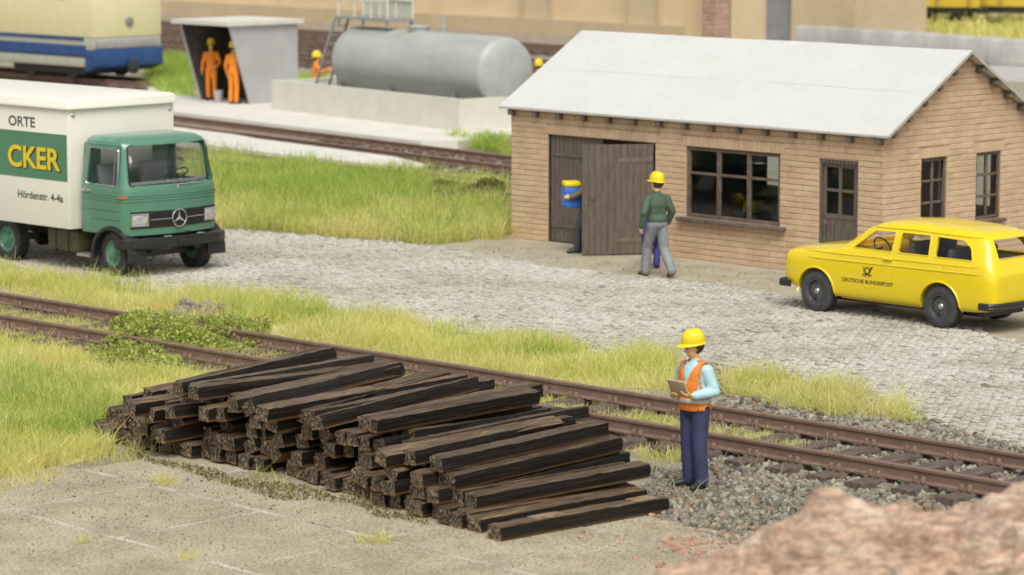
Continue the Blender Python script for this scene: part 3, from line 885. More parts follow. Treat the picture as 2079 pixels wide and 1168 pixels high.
    rf = MB(); rf.T = T
    planks(rf, 0.01, 1.36, .03, DT - .01, -0.022, 0.022, w=0.125, gap=0.006, seed=5)
    ro = rf.build("door_leaf", m_wood, root)
    tag(ro, "brown door leaf swung wide open")
    for z in (0.28, 1.78):
        h = MB(); h.T = T
        for y in (-1, 1):
            h.prism([(0.02, z - .045), (0.62, z - .045), (0.72, z), (0.62, z + .045), (0.02, z + .045)], y * .0215, y * .027, 'XZ')
        h.build("strap_hinge", m_wood2, ro, bevel=.003)
    h = MB(); h.T = T; h.cbox(1.20, 1.23, -.05, .05, 0.98, 1.12); h.tube([(1.22, .05, 1.08), (1.14, .055, 1.08)], .012, 6); h.build("handle", m_wood2, ro)
    # large window and its sill
    wn_ = window_part(root, Matrix.Translation((0, 0.03, 0)), W0, W1, WB, WT, [(W0 + .77, .10), (W0 + 1.50, .10)], [1.60])
    s = MB(); s.cbox(W0 - .14, W1 + .16, -.14, .03, WB - .075, WB - .004); s.build("sill", m_frame, wn_, bevel=.01)
    # small door
    sd = MB(); sd.cbox(S0, S0 + .05, .02, .10, 0, ST); sd.cbox(S1 - .05, S1, .02, .10, 0, ST); sd.cbox(S0 + .05, S1 - .05, .02, .10, ST - .05, ST)
    for i in range(9): sd.cbox(S0 + .07 + i * .085, S0 + .125 + i * .085, .0, .02, ST - .075, ST - .01)
    sdo = sd.build("door_frame", m_wood, root)
    d = MB(); planks(d, S0 + .055, S1 - .055, .02, 1.02, .05, .085, w=.085)
    d.cbox(S0 + .055, S1 - .055, .044, .09, 1.02, 1.10)
    d.cbox(S0 + .055, S0 + .125, .046, .09, 1.10, 1.99); d.cbox(S1 - .125, S1 - .055, .046, .09, 1.10, 1.99)
    d.cbox(S0 + .125, S1 - .125, .046, .09, 1.93, 1.99); d.cbox(S0 + .125, S1 - .125, .046, .09, 1.50, 1.55)
    xm = (S0 + S1) / 2
    d.cbox(xm - .03, xm + .03, .043, .092, 1.10, 1.93)
    do = d.build("door", m_wood, root)
    for x0, x1 in ((S0 + .125, xm - .03), (xm + .03, S1 - .125)):
        for z0, z1 in ((1.10, 1.50), (1.55, 1.93)):
            g = MB(); g.cbox(x0, x1, .066, .072, z0, z1); g.build("pane", m_glass, do)
    h = MB(); h.tube([(S0 + .11, .045, .93), (S0 + .11, .0, .93), (S0 + .22, -.005, .93)], .014, 8); h.cbox(S0 + .085, S0 + .135, .03, .05, .76, 1.0); h.build("handle", m_wood2, do)
    # gable windows
    for h in gh:
        R = Matrix.Translation((Lx - .03, 0, 0)) @ Matrix.Rotation(math.radians(90), 4, 'Z')
        o = window_part(root, R, h[0], h[1], h[2], h[3], [((h[0] + h[1]) / 2, .05)], [h[2] + .42, h[2] + .81], fw=.06, mw=.045)
        s = MB(); s.cbox(Lx - .03, Lx + .10, h[0] - .1, h[1] + .1, h[2] - .07, h[2] - .004); s.build("sill", m_frame, o, bevel=.01)
    # chimney behind the ridge
    c = MB(); c.m = 1
    u0, u1, v0, v1 = 2.37, 2.75, 2.89, 3.27
    c.cbox(u0, u1, v0, v1, 3.0, 5.3); c.m = 0
    f1 = lambda u, w, d: (u, v0 - d, w); f2 = lambda u, w, d: (u1 + d, u, w); f3 = lambda u, w, d: (u0 - d, u, w)
    bricks(c, f1, u0, u1, 3.3, 5.3, [], seed=2, BL=.2, proud=.006); bricks(c, f2, v0, v1, 3.3, 5.3, [], seed=3, BL=.2, proud=.006); bricks(c, f3, v0, v1, 3.3, 5.3, [], seed=6, BL=.2, proud=.006)
    c.build("chimney", [m_chim, m_mortar], root, fix=False)
workshop()

# ------------------------------------------------------------------ pile of old sleepers
def old_sleeper_mats():
    m = bpy.data.materials.new("tarred_sleeper_wood"); m.use_nodes = True
    N, L = m.node_tree.nodes, m.node_tree.links
    P = N["Principled BSDF"]
    tc = N.new("ShaderNodeTexCoord"); mp = N.new("ShaderNodeMapping"); mp.inputs["Scale"].default_value = (0.6, 15, 15)
    oi = N.new("ShaderNodeObjectInfo"); mu = N.new("ShaderNodeVectorMath"); mu.operation = 'ADD'
    sc = N.new("ShaderNodeMath"); sc.operation = 'MULTIPLY'; sc.inputs[1].default_value = 40
    L.new(oi.outputs["Random"], sc.inputs[0]); L.new(tc.outputs["Object"], mu.inputs[0]); L.new(sc.outputs[0], mu.inputs[1]); L.new(mu.outputs[0], mp.inputs[0])
    n = N.new("ShaderNodeTexNoise"); n.inputs["Scale"].default_value = 3.0; n.inputs["Detail"].default_value = 8; n.inputs["Roughness"].default_value = 0.7; L.new(mp.outputs[0], n.inputs[0])
    r = N.new("ShaderNodeValToRGB"); e = r.color_ramp.elements
    e[0].position = 0.34; e[0].color = (0.022, 0.016, 0.011, 1); e[1].position = 0.70; e[1].color = (0.34, 0.235, 0.13, 1)
    x = e.new(0.53); x.color = (0.115, 0.077, 0.044, 1)
    L.new(n.outputs["Fac"], r.inputs[0])
    # tar on the sides and ends, paler weathered top face
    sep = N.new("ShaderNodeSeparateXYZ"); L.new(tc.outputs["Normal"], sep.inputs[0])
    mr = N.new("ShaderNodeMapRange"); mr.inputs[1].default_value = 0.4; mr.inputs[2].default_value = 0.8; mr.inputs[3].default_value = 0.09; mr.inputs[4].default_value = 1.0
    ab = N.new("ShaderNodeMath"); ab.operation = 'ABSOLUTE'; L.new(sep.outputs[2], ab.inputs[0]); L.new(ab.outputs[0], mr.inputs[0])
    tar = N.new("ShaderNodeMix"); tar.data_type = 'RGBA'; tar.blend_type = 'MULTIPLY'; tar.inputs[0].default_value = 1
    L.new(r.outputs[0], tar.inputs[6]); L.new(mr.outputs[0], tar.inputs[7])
    # grey ends
    mp2 = N.new("ShaderNodeMapping"); mp2.inputs["Scale"].default_value = (1, 2.4, 0.7); L.new(mu.outputs[0], mp2.inputs[0])
    n2 = N.new("ShaderNodeTexNoise"); n2.inputs["Scale"].default_value = 34; n2.inputs["Detail"].default_value = 6; n2.inputs["Roughness"].default_value = 0.7; L.new(mp2.outputs[0], n2.inputs[0])
    r2 = N.new("ShaderNodeValToRGB"); r2.color_ramp.elements[0].position = 0.49; r2.color_ramp.elements[0].color = (0.02, 0.015, 0.011, 1); r2.color_ramp.elements[1].position = 0.64; r2.color_ramp.elements[1].color = (0.46, 0.34, 0.22, 1)
    L.new(n2.outputs["Fac"], r2.inputs[0])
    ax = N.new("ShaderNodeMath"); ax.operation = 'ABSOLUTE'; L.new(sep.outputs[0], ax.inputs[0])
    mre = N.new("ShaderNodeMapRange"); mre.inputs[1].default_value = 0.5; mre.inputs[2].default_value = 0.8; L.new(ax.outputs[0], mre.inputs[0])
    me = N.new("ShaderNodeMix"); me.data_type = 'RGBA'; L.new(mre.outputs[0], me.inputs[0]); L.new(tar.outputs[2], me.inputs[6]); L.new(r2.outputs[0], me.inputs[7])
    # raw amber wood along the lower edge of the sides
    so = N.new("ShaderNodeSeparateXYZ"); L.new(tc.outputs["Object"], so.inputs[0])
    ml = N.new("ShaderNodeMapRange"); ml.inputs[1].default_value = 0.012; ml.inputs[2].default_value = 0.04; ml.inputs[3].default_value = 0.5; ml.inputs[4].default_value = 0.0
    L.new(so.outputs[2], ml.inputs[0])
    mm = N.new("ShaderNodeMath"); mm.operation = 'MULTIPLY'; L.new(ml.outputs[0], mm.inputs[0]); L.new(n.outputs["Fac"], mm.inputs[1])
    am = N.new("ShaderNodeMix"); am.data_type = 'RGBA'; L.new(mm.outputs[0], am.inputs[0]); L.new(me.outputs[2], am.inputs[6]); am.inputs[7].default_value = (0.36, 0.18, 0.055, 1)
    me = am
    hv = N.new("ShaderNodeHueSaturation"); mv = N.new("ShaderNodeMapRange"); mv.inputs[3].default_value = 0.8; mv.inputs[4].default_value = 1.35
    L.new(oi.outputs["Random"], mv.inputs[0]); L.new(mv.outputs[0], hv.inputs["Value"]); L.new(me.outputs[2], hv.inputs["Color"]); L.new(hv.outputs[0], P.inputs["Base Color"])
    P.inputs["Roughness"].default_value = 0.55
    P.inputs["Specular IOR Level"].default_value = 0.35
    mp3 = N.new("ShaderNodeMapping"); mp3.inputs["Scale"].default_value = (1.2, 22, 22); L.new(mu.outputs[0], mp3.inputs[0])
    n3 = N.new("ShaderNodeTexNoise"); n3.inputs["Scale"].default_value = 2.2; n3.inputs["Detail"].default_value = 6; L.new(mp3.outputs[0], n3.inputs[0])
    bp = N.new("ShaderNodeBump"); bp.inputs["Distance"].default_value = 0.014; L.new(n3.outputs["Fac"], bp.inputs["Height"]); L.new(bp.outputs[0], P.inputs["Normal"])
    return m
m_old = old_sleeper_mats()
m_plate = mat("sleeper_patch", (0.22, 0.155, 0.09), (0.31, 0.225, 0.13), 6, 0.75, 0.006, 50)

def old_sleeper_mesh(seed, L=2.45, W=0.228, H=0.165, plates=False):
    """weathered timber, origin at the middle of its near end's base; runs along +x"""
    r = random.Random(seed)
    nx, ny, nz = 26, 5, 4
    b = MB()
    rings = []
    ph = r.uniform(0, 9); bow = r.uniform(-.006, .006)
    ring = []
    for i in range(ny): ring.append((i / ny - .5, 0.0))
    for i in range(nz): ring.append((.5, i / nz))
    for i in range(ny): ring.append((.5 - i / ny, 1.0))
    for i in range(nz): ring.append((-.5, 1 - i / nz))
    groove = [r.uniform(-1, 1) for _ in ring]
    for k in range(nx + 1):
        t = k / nx; x = t * L
        sec = []
        for q, (y, z) in enumerate(ring):
            s = 1.0
            corner = abs(abs(y) - .5) < .01 and (z < .01 or z > .99)
            g = 0.006 * groove[q] + r.gauss(0, 0.0028)
            yy = y * W * (0.975 if corner else 1.0); zz = H * (z * 0.965 + .0175 if corner else z)
            if z >= .99: zz += g + 0.003 * math.sin(x * 2 + ph)
            elif z <= .01: zz -= 0
            else: yy += math.copysign(1, y) * g
            ex = 0.0
            if k == 0 or k == nx:
                ex = (r.gauss(0, 0.005) - (0.012 if corner and r.random() < .3 else 0)) * (1 if k == nx else -1)
                yy *= 0.97; zz = (zz - H / 2) * 0.97 + H / 2
            sec.append((x + ex, yy + bow * math.sin(t * 3.14), zz))
        rings.append(sec)
    b.loft(rings, cap=False)
    n = len(ring)
    for k, sg in ((0, -1), (nx, 1)):
        c = b.v[k * n:(k + 1) * n]
        mid = [((p[0]) + sg * r.uniform(-.008, .010), p[1] * .62, (p[2] - H / 2) * .62 + H / 2) for p in c]
        i0 = len(b.v); b.v += mid; cc = len(b.v); b.v.append((c[0][0], 0, H / 2))
        for q in range(n):
            a, d = k * n + q, k * n + (q + 1) % n
            e_, f_ = i0 + q, i0 + (q + 1) % n
            b.f.append((a, d, f_, e_)); b.mi.append(0); b.f.append((e_, f_, cc)); b.mi.append(0)
    return b.mesh("old_railway_sleeper", m_old, smooth=True, sharp=30)
SLEEPER_MESHES = [old_sleeper_mesh(k) for k in range(14)]
PILE_GROUP = "old sleepers heaped beside the siding"

def put_sleeper(k, near, d, roll, label):
    """near: middle of the near end's top edge; d: direction"""
    d = Vector(d).normalized()
    x = d; y = Vector((0, 0, 1)).cross(x).normalized(); z = x.cross(y)
    R = Matrix((x, y, z)).transposed() @ Matrix.Rotation(roll, 3, 'X')
    o = bpy.data.objects.new("railway_sleeper", SLEEPER_MESHES[k % len(SLEEPER_MESHES)])
    o.matrix_world = Matrix.Translation(Vector(near) - z * 0.165) @ R.to_4x4()
    link(o)
    return tag(o, label, "sleeper", PILE_GROUP)

def pile():
    O = Vector((-5.29, 38.03, 0)); A = Vector((0.648, -0.762, 0)); B = Vector((0.762, 0.648, 0))
    base = 0.024
    k = 0
    ordn = "first second third fourth fifth sixth seventh eighth ninth tenth eleventh twelfth thirteenth fourteenth fifteenth sixteenth seventeenth eighteenth nineteenth twentieth twenty-first twenty-second twenty-third twenty-fourth twenty-fifth twenty-sixth twenty-seventh twenty-eighth twenty-ninth thirtieth".split()
    rows = [("lowest row", 0.0, 7.25, 0.02), ("second row up", 0.12, 7.0, 0.05), ("third row up", 0.5, 6.7, 0.08), ("fourth row up", 0.95, 6.2, 0.10), ("fifth row up", 1.4, 5.5, 0.12)]
    r = random.Random(4)
    for j, (nm, a0, a1, dis) in enumerate(rows):
        n = int((a1 - a0) / 0.243) + 1
        for i in range(n):
            a = a0 + (a1 - a0) * i / (n - 1) + r.gauss(0, 0.02 + dis * .3)
            if r.random() < (0, 0.06, 0.10, 0.14, 0.22)[j]: continue
            bnear = 0.02 + 0.26 * math.exp(-((a - 4.3) / 1.6) ** 2) + r.gauss(0, 0.07 + dis * .8) + 0.02 * j
            ang = math.radians(40.4) + r.gauss(0, dis * 0.55)
            zt = base + 0.017 + 0.167 * (j + 1) + r.uniform(-.005, .012 + dis * .25)
            roll = r.gauss(0, 0.03 + dis * 0.9) if r.random() > .3 * (j > 0) else r.uniform(-.75, .75)
            p = O + A * a + B * bnear
            tilt = r.uniform(-0.005, 0.035) + 0.01 * j
            put_sleeper(k, (p.x, p.y, zt), (math.cos(ang), math.sin(ang), tilt), roll, "old dark sleeper, %s from the left in the %s of the heap" % (ordn[i], nm))
            k += 1
    # the sleepers lying on top and down the right flank, as placed in the photograph
    T = [((392, 784, .97), 38, .0, 0.0, "broad brown sleeper topmost at the left of the heap, with a square cut end"),
         ((530, 826, .95), 43.7, .02, 0.12, "long sleeper slanting up across the top middle of the heap"),
         ((628, 834, .93), 43.2, .02, -0.1, "brown sleeper with pale near end on top of the middle of the heap"),
         ((752, 848, .99), 40.9, .025, 0.1, "highest sleeper of the heap, propped above the grass patch by the near rail"),
         ((830, 872, .81), 45, -.02, -0.08, "sleeper below the highest one, its far end ending in front of the rail"),
         ((792, 868, .80), 47, -.02, 0.1, "short showing sleeper stub left of and behind the one under the highest"),
         ((808, 912, .63), 41, .03, 0.15, "weathered sleeper wedged halfway up the right side of the heap"),
         ((885, 928, .72), 39.9, .05, 0.0, "thick sleeper topmost on the right flank with an amber streaked side"),
         ((850, 932, .58), 41, .045, 0.05, "sleeper half covered by the topmost one of the right flank"),
         ((910, 964, .54), 39.3, .06, 0.03, "dark sided sleeper directly under the topmost one of the right flank"),
         ((932, 994, .36), 40.2, .055, -0.03, "broad flat sleeper in the middle of the right flank, pale fibres on top"),
         ((956, 1004, .37), 37, .03, 0.0, "pale topped sleeper on the right flank with its far end nearest the inspector"),
         ((925, 1042, .20), 40.5, .0, 0.0, "ground level sleeper tucked under the right flank of the heap"),
         ((962, 1050, .20), 40.5, .0, 0.02, "dark sleeper on the paving between the heap and the loose one"),
         ((262, 816, .74), 46, -.01, 0.1, "brown sleeper sloping over the left shoulder of the heap"),
         ((300, 826, .66), 43, -.01, 0.25, "second sleeper on the left shoulder of the heap, its grey end beside the first"),
         ((345, 824, .70), 40, -.01, -0.15, "third sleeper on the left shoulder, partly under the broad topmost one")]
    for (px, py, z), dg, tl, roll, lab in T:
        dg = math.radians(dg)
        put_sleeper(k * 3 + 1, G(px, py, z), (math.cos(dg), math.sin(dg), tl), roll, lab); k += 1
    for (px, py, z), dg, tl, roll, lab in (((640, 740, .80), 52, .02, 0.3, "thin looking sleeper at the back left, its far end sticking up behind the topmost"), ((702, 748, .82), 47, .0, -0.1, "sleeper at the back left lying just behind the topmost broad one"), ((832, 784, .85), 50, .02, 0.2, "sleeper at the back middle peeping out between two slanting ones")):
        dg = math.radians(dg); d = Vector((math.cos(dg), math.sin(dg), tl))
        put_sleeper(k * 3 + 1, G(px, py, z) - d * 2.45, d, roll, lab); k += 1
    # the loose one in front, with the pale tie plate marks
    o = put_sleeper(5, (-0.19, 31.90, .202), (1.86, 1.58, 0.0), 0.0, "loose brown sleeper lying alone on the paving, nearest the camera")
    o.name = "railway_sleeper"
    for x, w in ((0.55, 0.42), (1.98, 0.34)):
        q = MB()
        rg = [[(x + w * t, y, 0.1675 + RNG.uniform(0, .004)) for y in (-.105, -.05, .0, .05, .105)] for t in (0, .25, .5, .75, 1)]
        q.loft(rg, cap=False, closed=False)
        q.m = 0
        p = q.build("tie_plate_mark", m_plate, o, fix=False)
        sd = p.modifiers.new("thick", 'SOLIDIFY'); sd.thickness = 0.004; sd.offset = 1
pile()

# ------------------------------------------------------------------ vehicles: shared pieces
m_tyre = mat("tyre_rubber", (0.028, 0.028, 0.03), (0.045, 0.045, 0.047), 9, 0.55, 0.002, 120)
m_tyre_grey = mat("grey_tyre_rubber", (0.05, 0.05, 0.053), (0.07, 0.07, 0.074), 9, 0.42, 0.002, 120)
m_chrome = mat("chrome", (0.78, 0.78, 0.77), (0.68, 0.68, 0.67), 20, 0.18, metal=1.0)
m_blackp = mat("black_plastic", (0.018, 0.018, 0.018), (0.028, 0.028, 0.028), 12, 0.32, 0.0008, 150)
m_seat = mat("grey_seat", (0.20, 0.20, 0.20), (0.25, 0.25, 0.25), 9, 0.45)
m_dseat = mat("dark_seat", (0.05, 0.05, 0.055), (0.08, 0.08, 0.085), 30, 0.55)
m_carglass = glass_mat("vehicle_glass", (0.93, 0.95, 0.95), 0.02, 0.02)
m_green = mat("green_enamel", (0.086, 0.232, 0.152), (0.094, 0.246, 0.162), 4, 0.28, 0.0006, 70, coat=0.5)
m_cream = mat("cream_body", (0.78, 0.755, 0.655), (0.80, 0.775, 0.675), 2, 0.38, 0.0008, 30, speck=(38, 0.79, (0.45, 0.42, 0.35)))
m_band = mat("green_print", (0.07, 0.20, 0.105), (0.10, 0.245, 0.14), 60, 0.5, stretch=(0.3, 1, 2))
m_ink = mat("dark_print", (0.045, 0.07, 0.05), (0.055, 0.08, 0.06), 30, 0.6)
m_yink = mat("yellow_print", (0.74, 0.56, 0.015), (0.78, 0.60, 0.025), 30, 0.55)
m_bink = mat("black_print", (0.035, 0.025, 0.012), (0.045, 0.03, 0.015), 30, 0.6)
m_yel = mat("yellow_enamel", (0.80, 0.60, 0.006), (0.82, 0.625, 0.008), 3, 0.26, 0.0005, 60, coat=0.6)
m_yelin = mat("yellow_interior", (0.70, 0.42, 0.01), (0.72, 0.44, 0.012), 5, 0.5)
m_orangelamp = mat("indicator_lens", (0.42, 0.09, 0.015), (0.5, 0.13, 0.02), 30, 0.15, coat=0.8)
m_lamp = mat("headlamp_glass", (0.30, 0.30, 0.29), (0.55, 0.55, 0.53), 9, 0.12, 0.003, 120, coat=0.8)

def wheel(parent, loc, r, w, out, rim, tyre_mat, rim_kind, steer=0.0, yaw=0.0):
    """wheel on an axle along Y; out = +1/-1: the side that shows"""
    tm = MB()
    prof = [(r * .58, -w * .40), (r * .66, -w * .5), (r * .86, -w * .5), (r * .955, -w * .42), (r, -w * .3), (r, w * .3), (r * .955, w * .42), (r * .86, w * .5), (r * .66, w * .5), (r * .58, w * .40)]
    tm.lathe(prof, 48, 'Y', closed=True)
    n = 46
    for k in range(n):
        a = 2 * math.pi * k / n
        for s in (-1, 1):
            R = Matrix.Rotation(a + (0.03 * s), 3, 'Y')
            tm.box(R @ Vector((0, s * w * .24, r * 0.995)), (r * .075, w * .40, r * .045), R)
    e = bpy.data.objects.new("wheel", tm.mesh("wheel_tyre", tyre_mat, smooth=True, sharp=30))
    link(e, parent); e.location = loc; e.rotation_euler = (0, 0, yaw)
    b = MB()
    o = out
    if rim_kind == 'truck':
        b.lathe([(r * .60, -o * w * .38), (r * .60, o * w * .40), (r * .56, o * w * .44), (r * .53, o * w * .38), (r * .47, o * w * .30), (r * .36, o * w * .33), (r * .30, o * w * .42), (r * .28, o * w * .44), (r * .26, o * w * .52), (r * .20, o * w * .52), (r * .19, o * w * .60), (r * .05, o * w * .62)], 36, 'Y')
        for k in range(6):
            a = k * math.pi / 3
            b.lathe([(.016, o * w * .40), (.016, o * w * .50), (.005, o * w * .51)], 8, 'Y', c=(r * .33 * math.cos(a), 0, r * .33 * math.sin(a)))
        b.build("rim", rim, e, smooth=True, sharp=30)
    else:
        b.lathe([(r * .60, -o * w * .3), (r * .60, o * w * .40), (r * .585, o * w * .47), (r * .54, o * w * .47), (r * .52, o * w * .40), (r * .50, o * w * .2), (r * .1, o * w * .2)], 40, 'Y')
        for k in range(26):
            a = 2 * math.pi * k / 26
            d = Vector((math.cos(a), 0, math.sin(a)))
            b.bar(d * r * .16 + Vector((0, o * w * .36, 0)), d * r * .50 + Vector((0, o * w * .30, 0)), .006, .022)
        rm = b.build("rim", rim, e, smooth=True, sharp=25)
        h = MB(); h.lathe([(r * .15, o * w * .28), (r * .15, o * w * .40), (r * .11, o * w * .48), (r * .02, o * w * .51)], 18, 'Y')
        h.build("hub_cap", m_chromed, rm, smooth=True)
    return e
m_chromed = mat("dull_metal", (0.42, 0.43, 0.42), (0.5, 0.5, 0.48), 30, 0.35, metal=0.7)
m_darkrim = mat("dark_rim", (0.10, 0.10, 0.105), (0.16, 0.16, 0.165), 40, 0.34, metal=0.55)

def put_text(parent, name, txt, m, fmap, height, length, bold=0.0, kind=None):
    """writing laid on a surface; fmap(x, y) gives the 3D point"""
    v, f = text_shape(txt, 1.0, 1.0, bold)
    w = max(p[0] for p in v); h = max(p[1] for p in v if True)
    cap = 0.729 if h > .5 else h
    b = MB()
    b.add([fmap(x / w * length, y / cap * height) for x, y in v], f)
    return b.build(name, m, parent, fix=False)

# ------------------------------------------------------------------ green box truck
def truck():
    root = empty("box_truck", (-6.28, 54.10, 0.03), math.radians(-44.5), "green cab box truck with a cream box body, parked on the cobbles", "truck")
    HW = 1.02
    def fx(z):
        pts = [(0.55, .49), (0.7, .52), (1.25, .53), (1.54, .52), (1.60, .50), (2.30, .36), (2.37, .31), (2.42, .22), (2.46, .05)]
        for (a, b), (c, d) in zip(pts, pts[1:]):
            if z <= c: return b + (d - b) * max(0, (z - a)) / (c - a)
        return pts[-1][1]
    def hwz(z):
        pts = [(0.55, 1.03), (0.8, 1.05), (1.54, 1.05), (1.60, 1.035), (2.30, .965), (2.37, .94), (2.42, .87), (2.46, .68)]
        for (a, b), (c, d) in zip(pts, pts[1:]):
            if z <= c: return b + (d - b) * max(0, (z - a)) / (c - a)
        return pts[-1][1]
    def outline(z, ins=0.0, xr=-0.93, n=9, rc=0.13):
        hw, xf = hwz(z) - ins, fx(z) - ins
        xr = xr + ins + (0.05 if z > 2.3 else 0) + (0.18 if z > 2.44 else 0)
        bul = lambda y: xf - 0.19 * (y / hw) ** 2
        R = []
        for k in range(4):
            a = math.radians(-90 + 90 * k / 3) ; R.append((xr + .06 - .06 * math.sin(math.radians(90 * (1 - k / 3))) , 0))
        pts = [(xr, 0.0), (xr, -(hw - .07)), (xr + .02, -(hw - .02)), (xr + .07, -hw)] + [(xr + .07 + (bul(hw) - rc - xr - .07) * t_, -hw) for t_ in (.45, .8, 1)]
        for k in range(1, 5):
            a = math.radians(-90 + 90 * k / 5)
            pts.append((bul(hw - rc * .5) - rc + rc * math.cos(a), -(hw - rc) + rc * math.sin(a)))
        for k in range(0, n + 1):
            y = -(hw - rc) * (1 - k / n)
            pts.append((bul(y), y))
        right = pts
        left = [(x, -y) for x, y in pts[1:-1]][::-1]
        return [(x, y, z) for x, y in right + left]
    zs = [0.74, 0.78, 1.0, 1.2, 1.4, 1.50, 1.56, 1.60, 1.8, 2.0, 2.2, 2.30, 2.34, 2.37, 2.40, 2.42, 2.44, 2.455]
    b = MB(); b.loft([outline(z) for z in zs]); base = b.mesh("cab", m_green)
    b = MB(); b.loft([outline(z, .05) for z in (1.043, 1.29, 1.517, 1.591, 2.013, 2.27, 2.357, 2.383)]); cav = b.mesh("cut", m_green)
    def rounded(poly, r=.05, n=4):
        out = []
        m = len(poly)
        for i in range(m):
            p, a, c = Vector(poly[i]), Vector(poly[i - 1]), Vector(poly[(i + 1) % m])
            u, w = (a - p).normalized(), (c - p).normalized()
            for k in range(n + 1):
                t = k / n
                q = (p + u * r) * (1 - t) ** 2 + p * 2 * t * (1 - t) + (p + w * r) * t ** 2
                out.append((q.x, q.y))
        return out
    SW = rounded([(-.77, 1.606), (.115, 1.606), (.10, 2.243), (-.71, 2.243)])
    b = MB(); b.prism(SW, -1.5, 1.5, 'XZ'); c1 = b.mesh("cut", m_green)
    WS = rounded([(-.945, 1.613), (.945, 1.613), (.875, 2.311), (-.875, 2.311)], .07)
    b = MB(); b.prism(WS, 0.147, 1.2, 'YZ'); c2 = b.mesh("cut", m_green)
    b = MB(); b.prism(rounded([(-.62, 1.78), (.62, 1.78), (.60, 2.22), (-.60, 2.22)]), -1.3, -.7, 'YZ'); c3 = b.mesh("cut", m_green)
    b = MB(); b.lathe([(.50, -1.4), (.50, 1.4)], 40, 'Y', c=(-.04, 0, .36)); c4 = b.mesh("cut", m_green)
    cab = finish(boolean(base, [cav, c4, c1, c2, c3]), "cab", m_green, root, 28)
    # interior
    d = MB(); d.prism([(-.86, 1.06), (.26, 1.06), (.26, 1.60), (.20, 1.66), (.06, 1.63), (.04, 1.06)], -.88, .88, 'XZ'); d.build("dashboard", m_seat, root, bevel=.02)
    for y in (-.5, .42):
        s = MB(); s.box((-.38, y, 1.30), (.5, .62, .16)); s.build("seat", m_seat, root, bevel=.05)
        s = MB(); s.box((-.68, y, 1.62), (.14, .62, .62), Matrix.Rotation(-.16, 3, 'Y')); s.build("seat_back", m_seat, root, bevel=.06)
    w = MB(); R = Matrix.Rotation(math.radians(-35), 3, 'Y')
    w.tube([R @ Vector((.21 * math.cos(a), .21 * math.sin(a), 0)) + Vector((-.02, .42, 1.72)) for a in [k * math.pi / 10 for k in range(21)]], .014, 8, caps=False)
    w.bar((-.02, .42, 1.72), (.2, .42, 1.5), .03); w.bar(R @ Vector((0, .2, 0)) + Vector((-.02, .42, 1.72)), R @ Vector((0, -.2, 0)) + Vector((-.02, .42, 1.72)), .02)
    w.build("steering_wheel", m_blackp, root, smooth=True)
    # glass
    g = MB(); n = 12
    g.loft([[(fx(z) - .018 - .19 * (y / hwz(z)) ** 2, y, z) for y in [yw * (-1 + 2 * k / n) for k in range(n + 1)]] for z, yw in ((1.60, .965), (2.325, .895))], cap=False, closed=False)
    ws = g.build("windscreen", m_carglass, root, smooth=True, fix=False)
    md = ws.modifiers.new("t", 'SOLIDIFY'); md.thickness = .006
    for s in (-1, 1):
        g = MB(); g.prism([(x, z) for x, z in SW], s * .955, s * .961, 'XZ')
        T_ = Matrix.Shear if False else None
        g.v = [(x, s * (hwz(z) - .022) + (0.003 if i < len(SW) else -.003), z) for i, (x, y, z) in enumerate(g.v)]
        sg = g.build("side_window", m_carglass, root)
        f = MB()
        q = [Vector((x, s * (hwz(z) + .002), z)) for x, z in SW]
        f.tube(q + [q[0], q[1]], .011, 6)
        f.bar((.0, s * (hwz(1.61) - .01), 1.61), (-.01, s * (hwz(2.25) - .01), 2.25), .012)
        f.build("window_trim", m_chrome, sg, smooth=True)
    q = []
    f = MB()
    for i in range(len(WS) + 2):
        y, z = WS[i % len(WS)]
        q.append(Vector((fx(z) + .003 - .19 * (y / hwz(z)) ** 2, y, z)))
    f.tube(q, .010, 6); f.build("windscreen_seal", m_blackp, ws, smooth=True)
    # ribs pressed into the panels
    rb = MB()
    for z in (1.345, 1.395, 1.44):
        o = outline(z, -.004)[2:-1]
        rb.loft([[(p[0], p[1], z + dz) for p in outline(z, iv)[3:-2]] for dz, iv in ((-.012, .002), (-.006, -.009), (.006, -.009), (.012, .002))], cap=False, closed=False)
    rb.build("body_rib", m_green, root, smooth=True, sharp=60)
    for s in (-1, 1):
        gl = MB()
        for p, q in (((.175, 1.0), (.175, 1.60)), ((-.88, .80), (-.88, 2.3)), ((.175, 1.60), (.15, 2.30)), ((-.6, 1.0), (.175, 1.0)), ((-.88, 1.16), (.175, 1.16)), ((-.86, 2.30), (.15, 2.30))):
            a = Vector((p[0], s * (hwz(p[1]) - .001), p[1])); c = Vector((q[0], s * (hwz(q[1]) - .001), q[1]))
            gl.bar(a, c, .009, .006)
        gl.build("door_gap", mat("green_shadow_gap", (0.02, 0.05, 0.035)), root)
        h = MB(); h.cbox(-.86, -.60, s * 1.045 if s > 0 else -1.075, s * 1.075 if s > 0 else -1.045, 1.465, 1.51); h.build("door_handle", m_chrome, root, bevel=.012)
        # indicator lens at the front corner, wheel arch lip
        il = MB(); il.tube([(.18, s * 1.055, 1.405), (.27, s * 1.035, 1.405), (.345, s * .975, 1.405)], [.028, .036, .028], 8); il.build("indicator", m_orangelamp, root, smooth=True)
        a = MB()
        rings = []
        for k in range(25):
            t = math.radians(-8 + 196 * k / 24)
            c_, s_ = math.cos(t), math.sin(t)
            rr = [(.47, .70), (.52, .70), (.55, 1.055), (.54, 1.09), (.50, 1.10), (.47, 1.085)]
            rings.append([(-.04 + r_ * c_ * 1.02, s * y_, .36 + r_ * s_ * (0.98)) for r_, y_ in rr])
        a.loft(rings); a.build("mudguard", m_blackp, root, smooth=True, sharp=40)
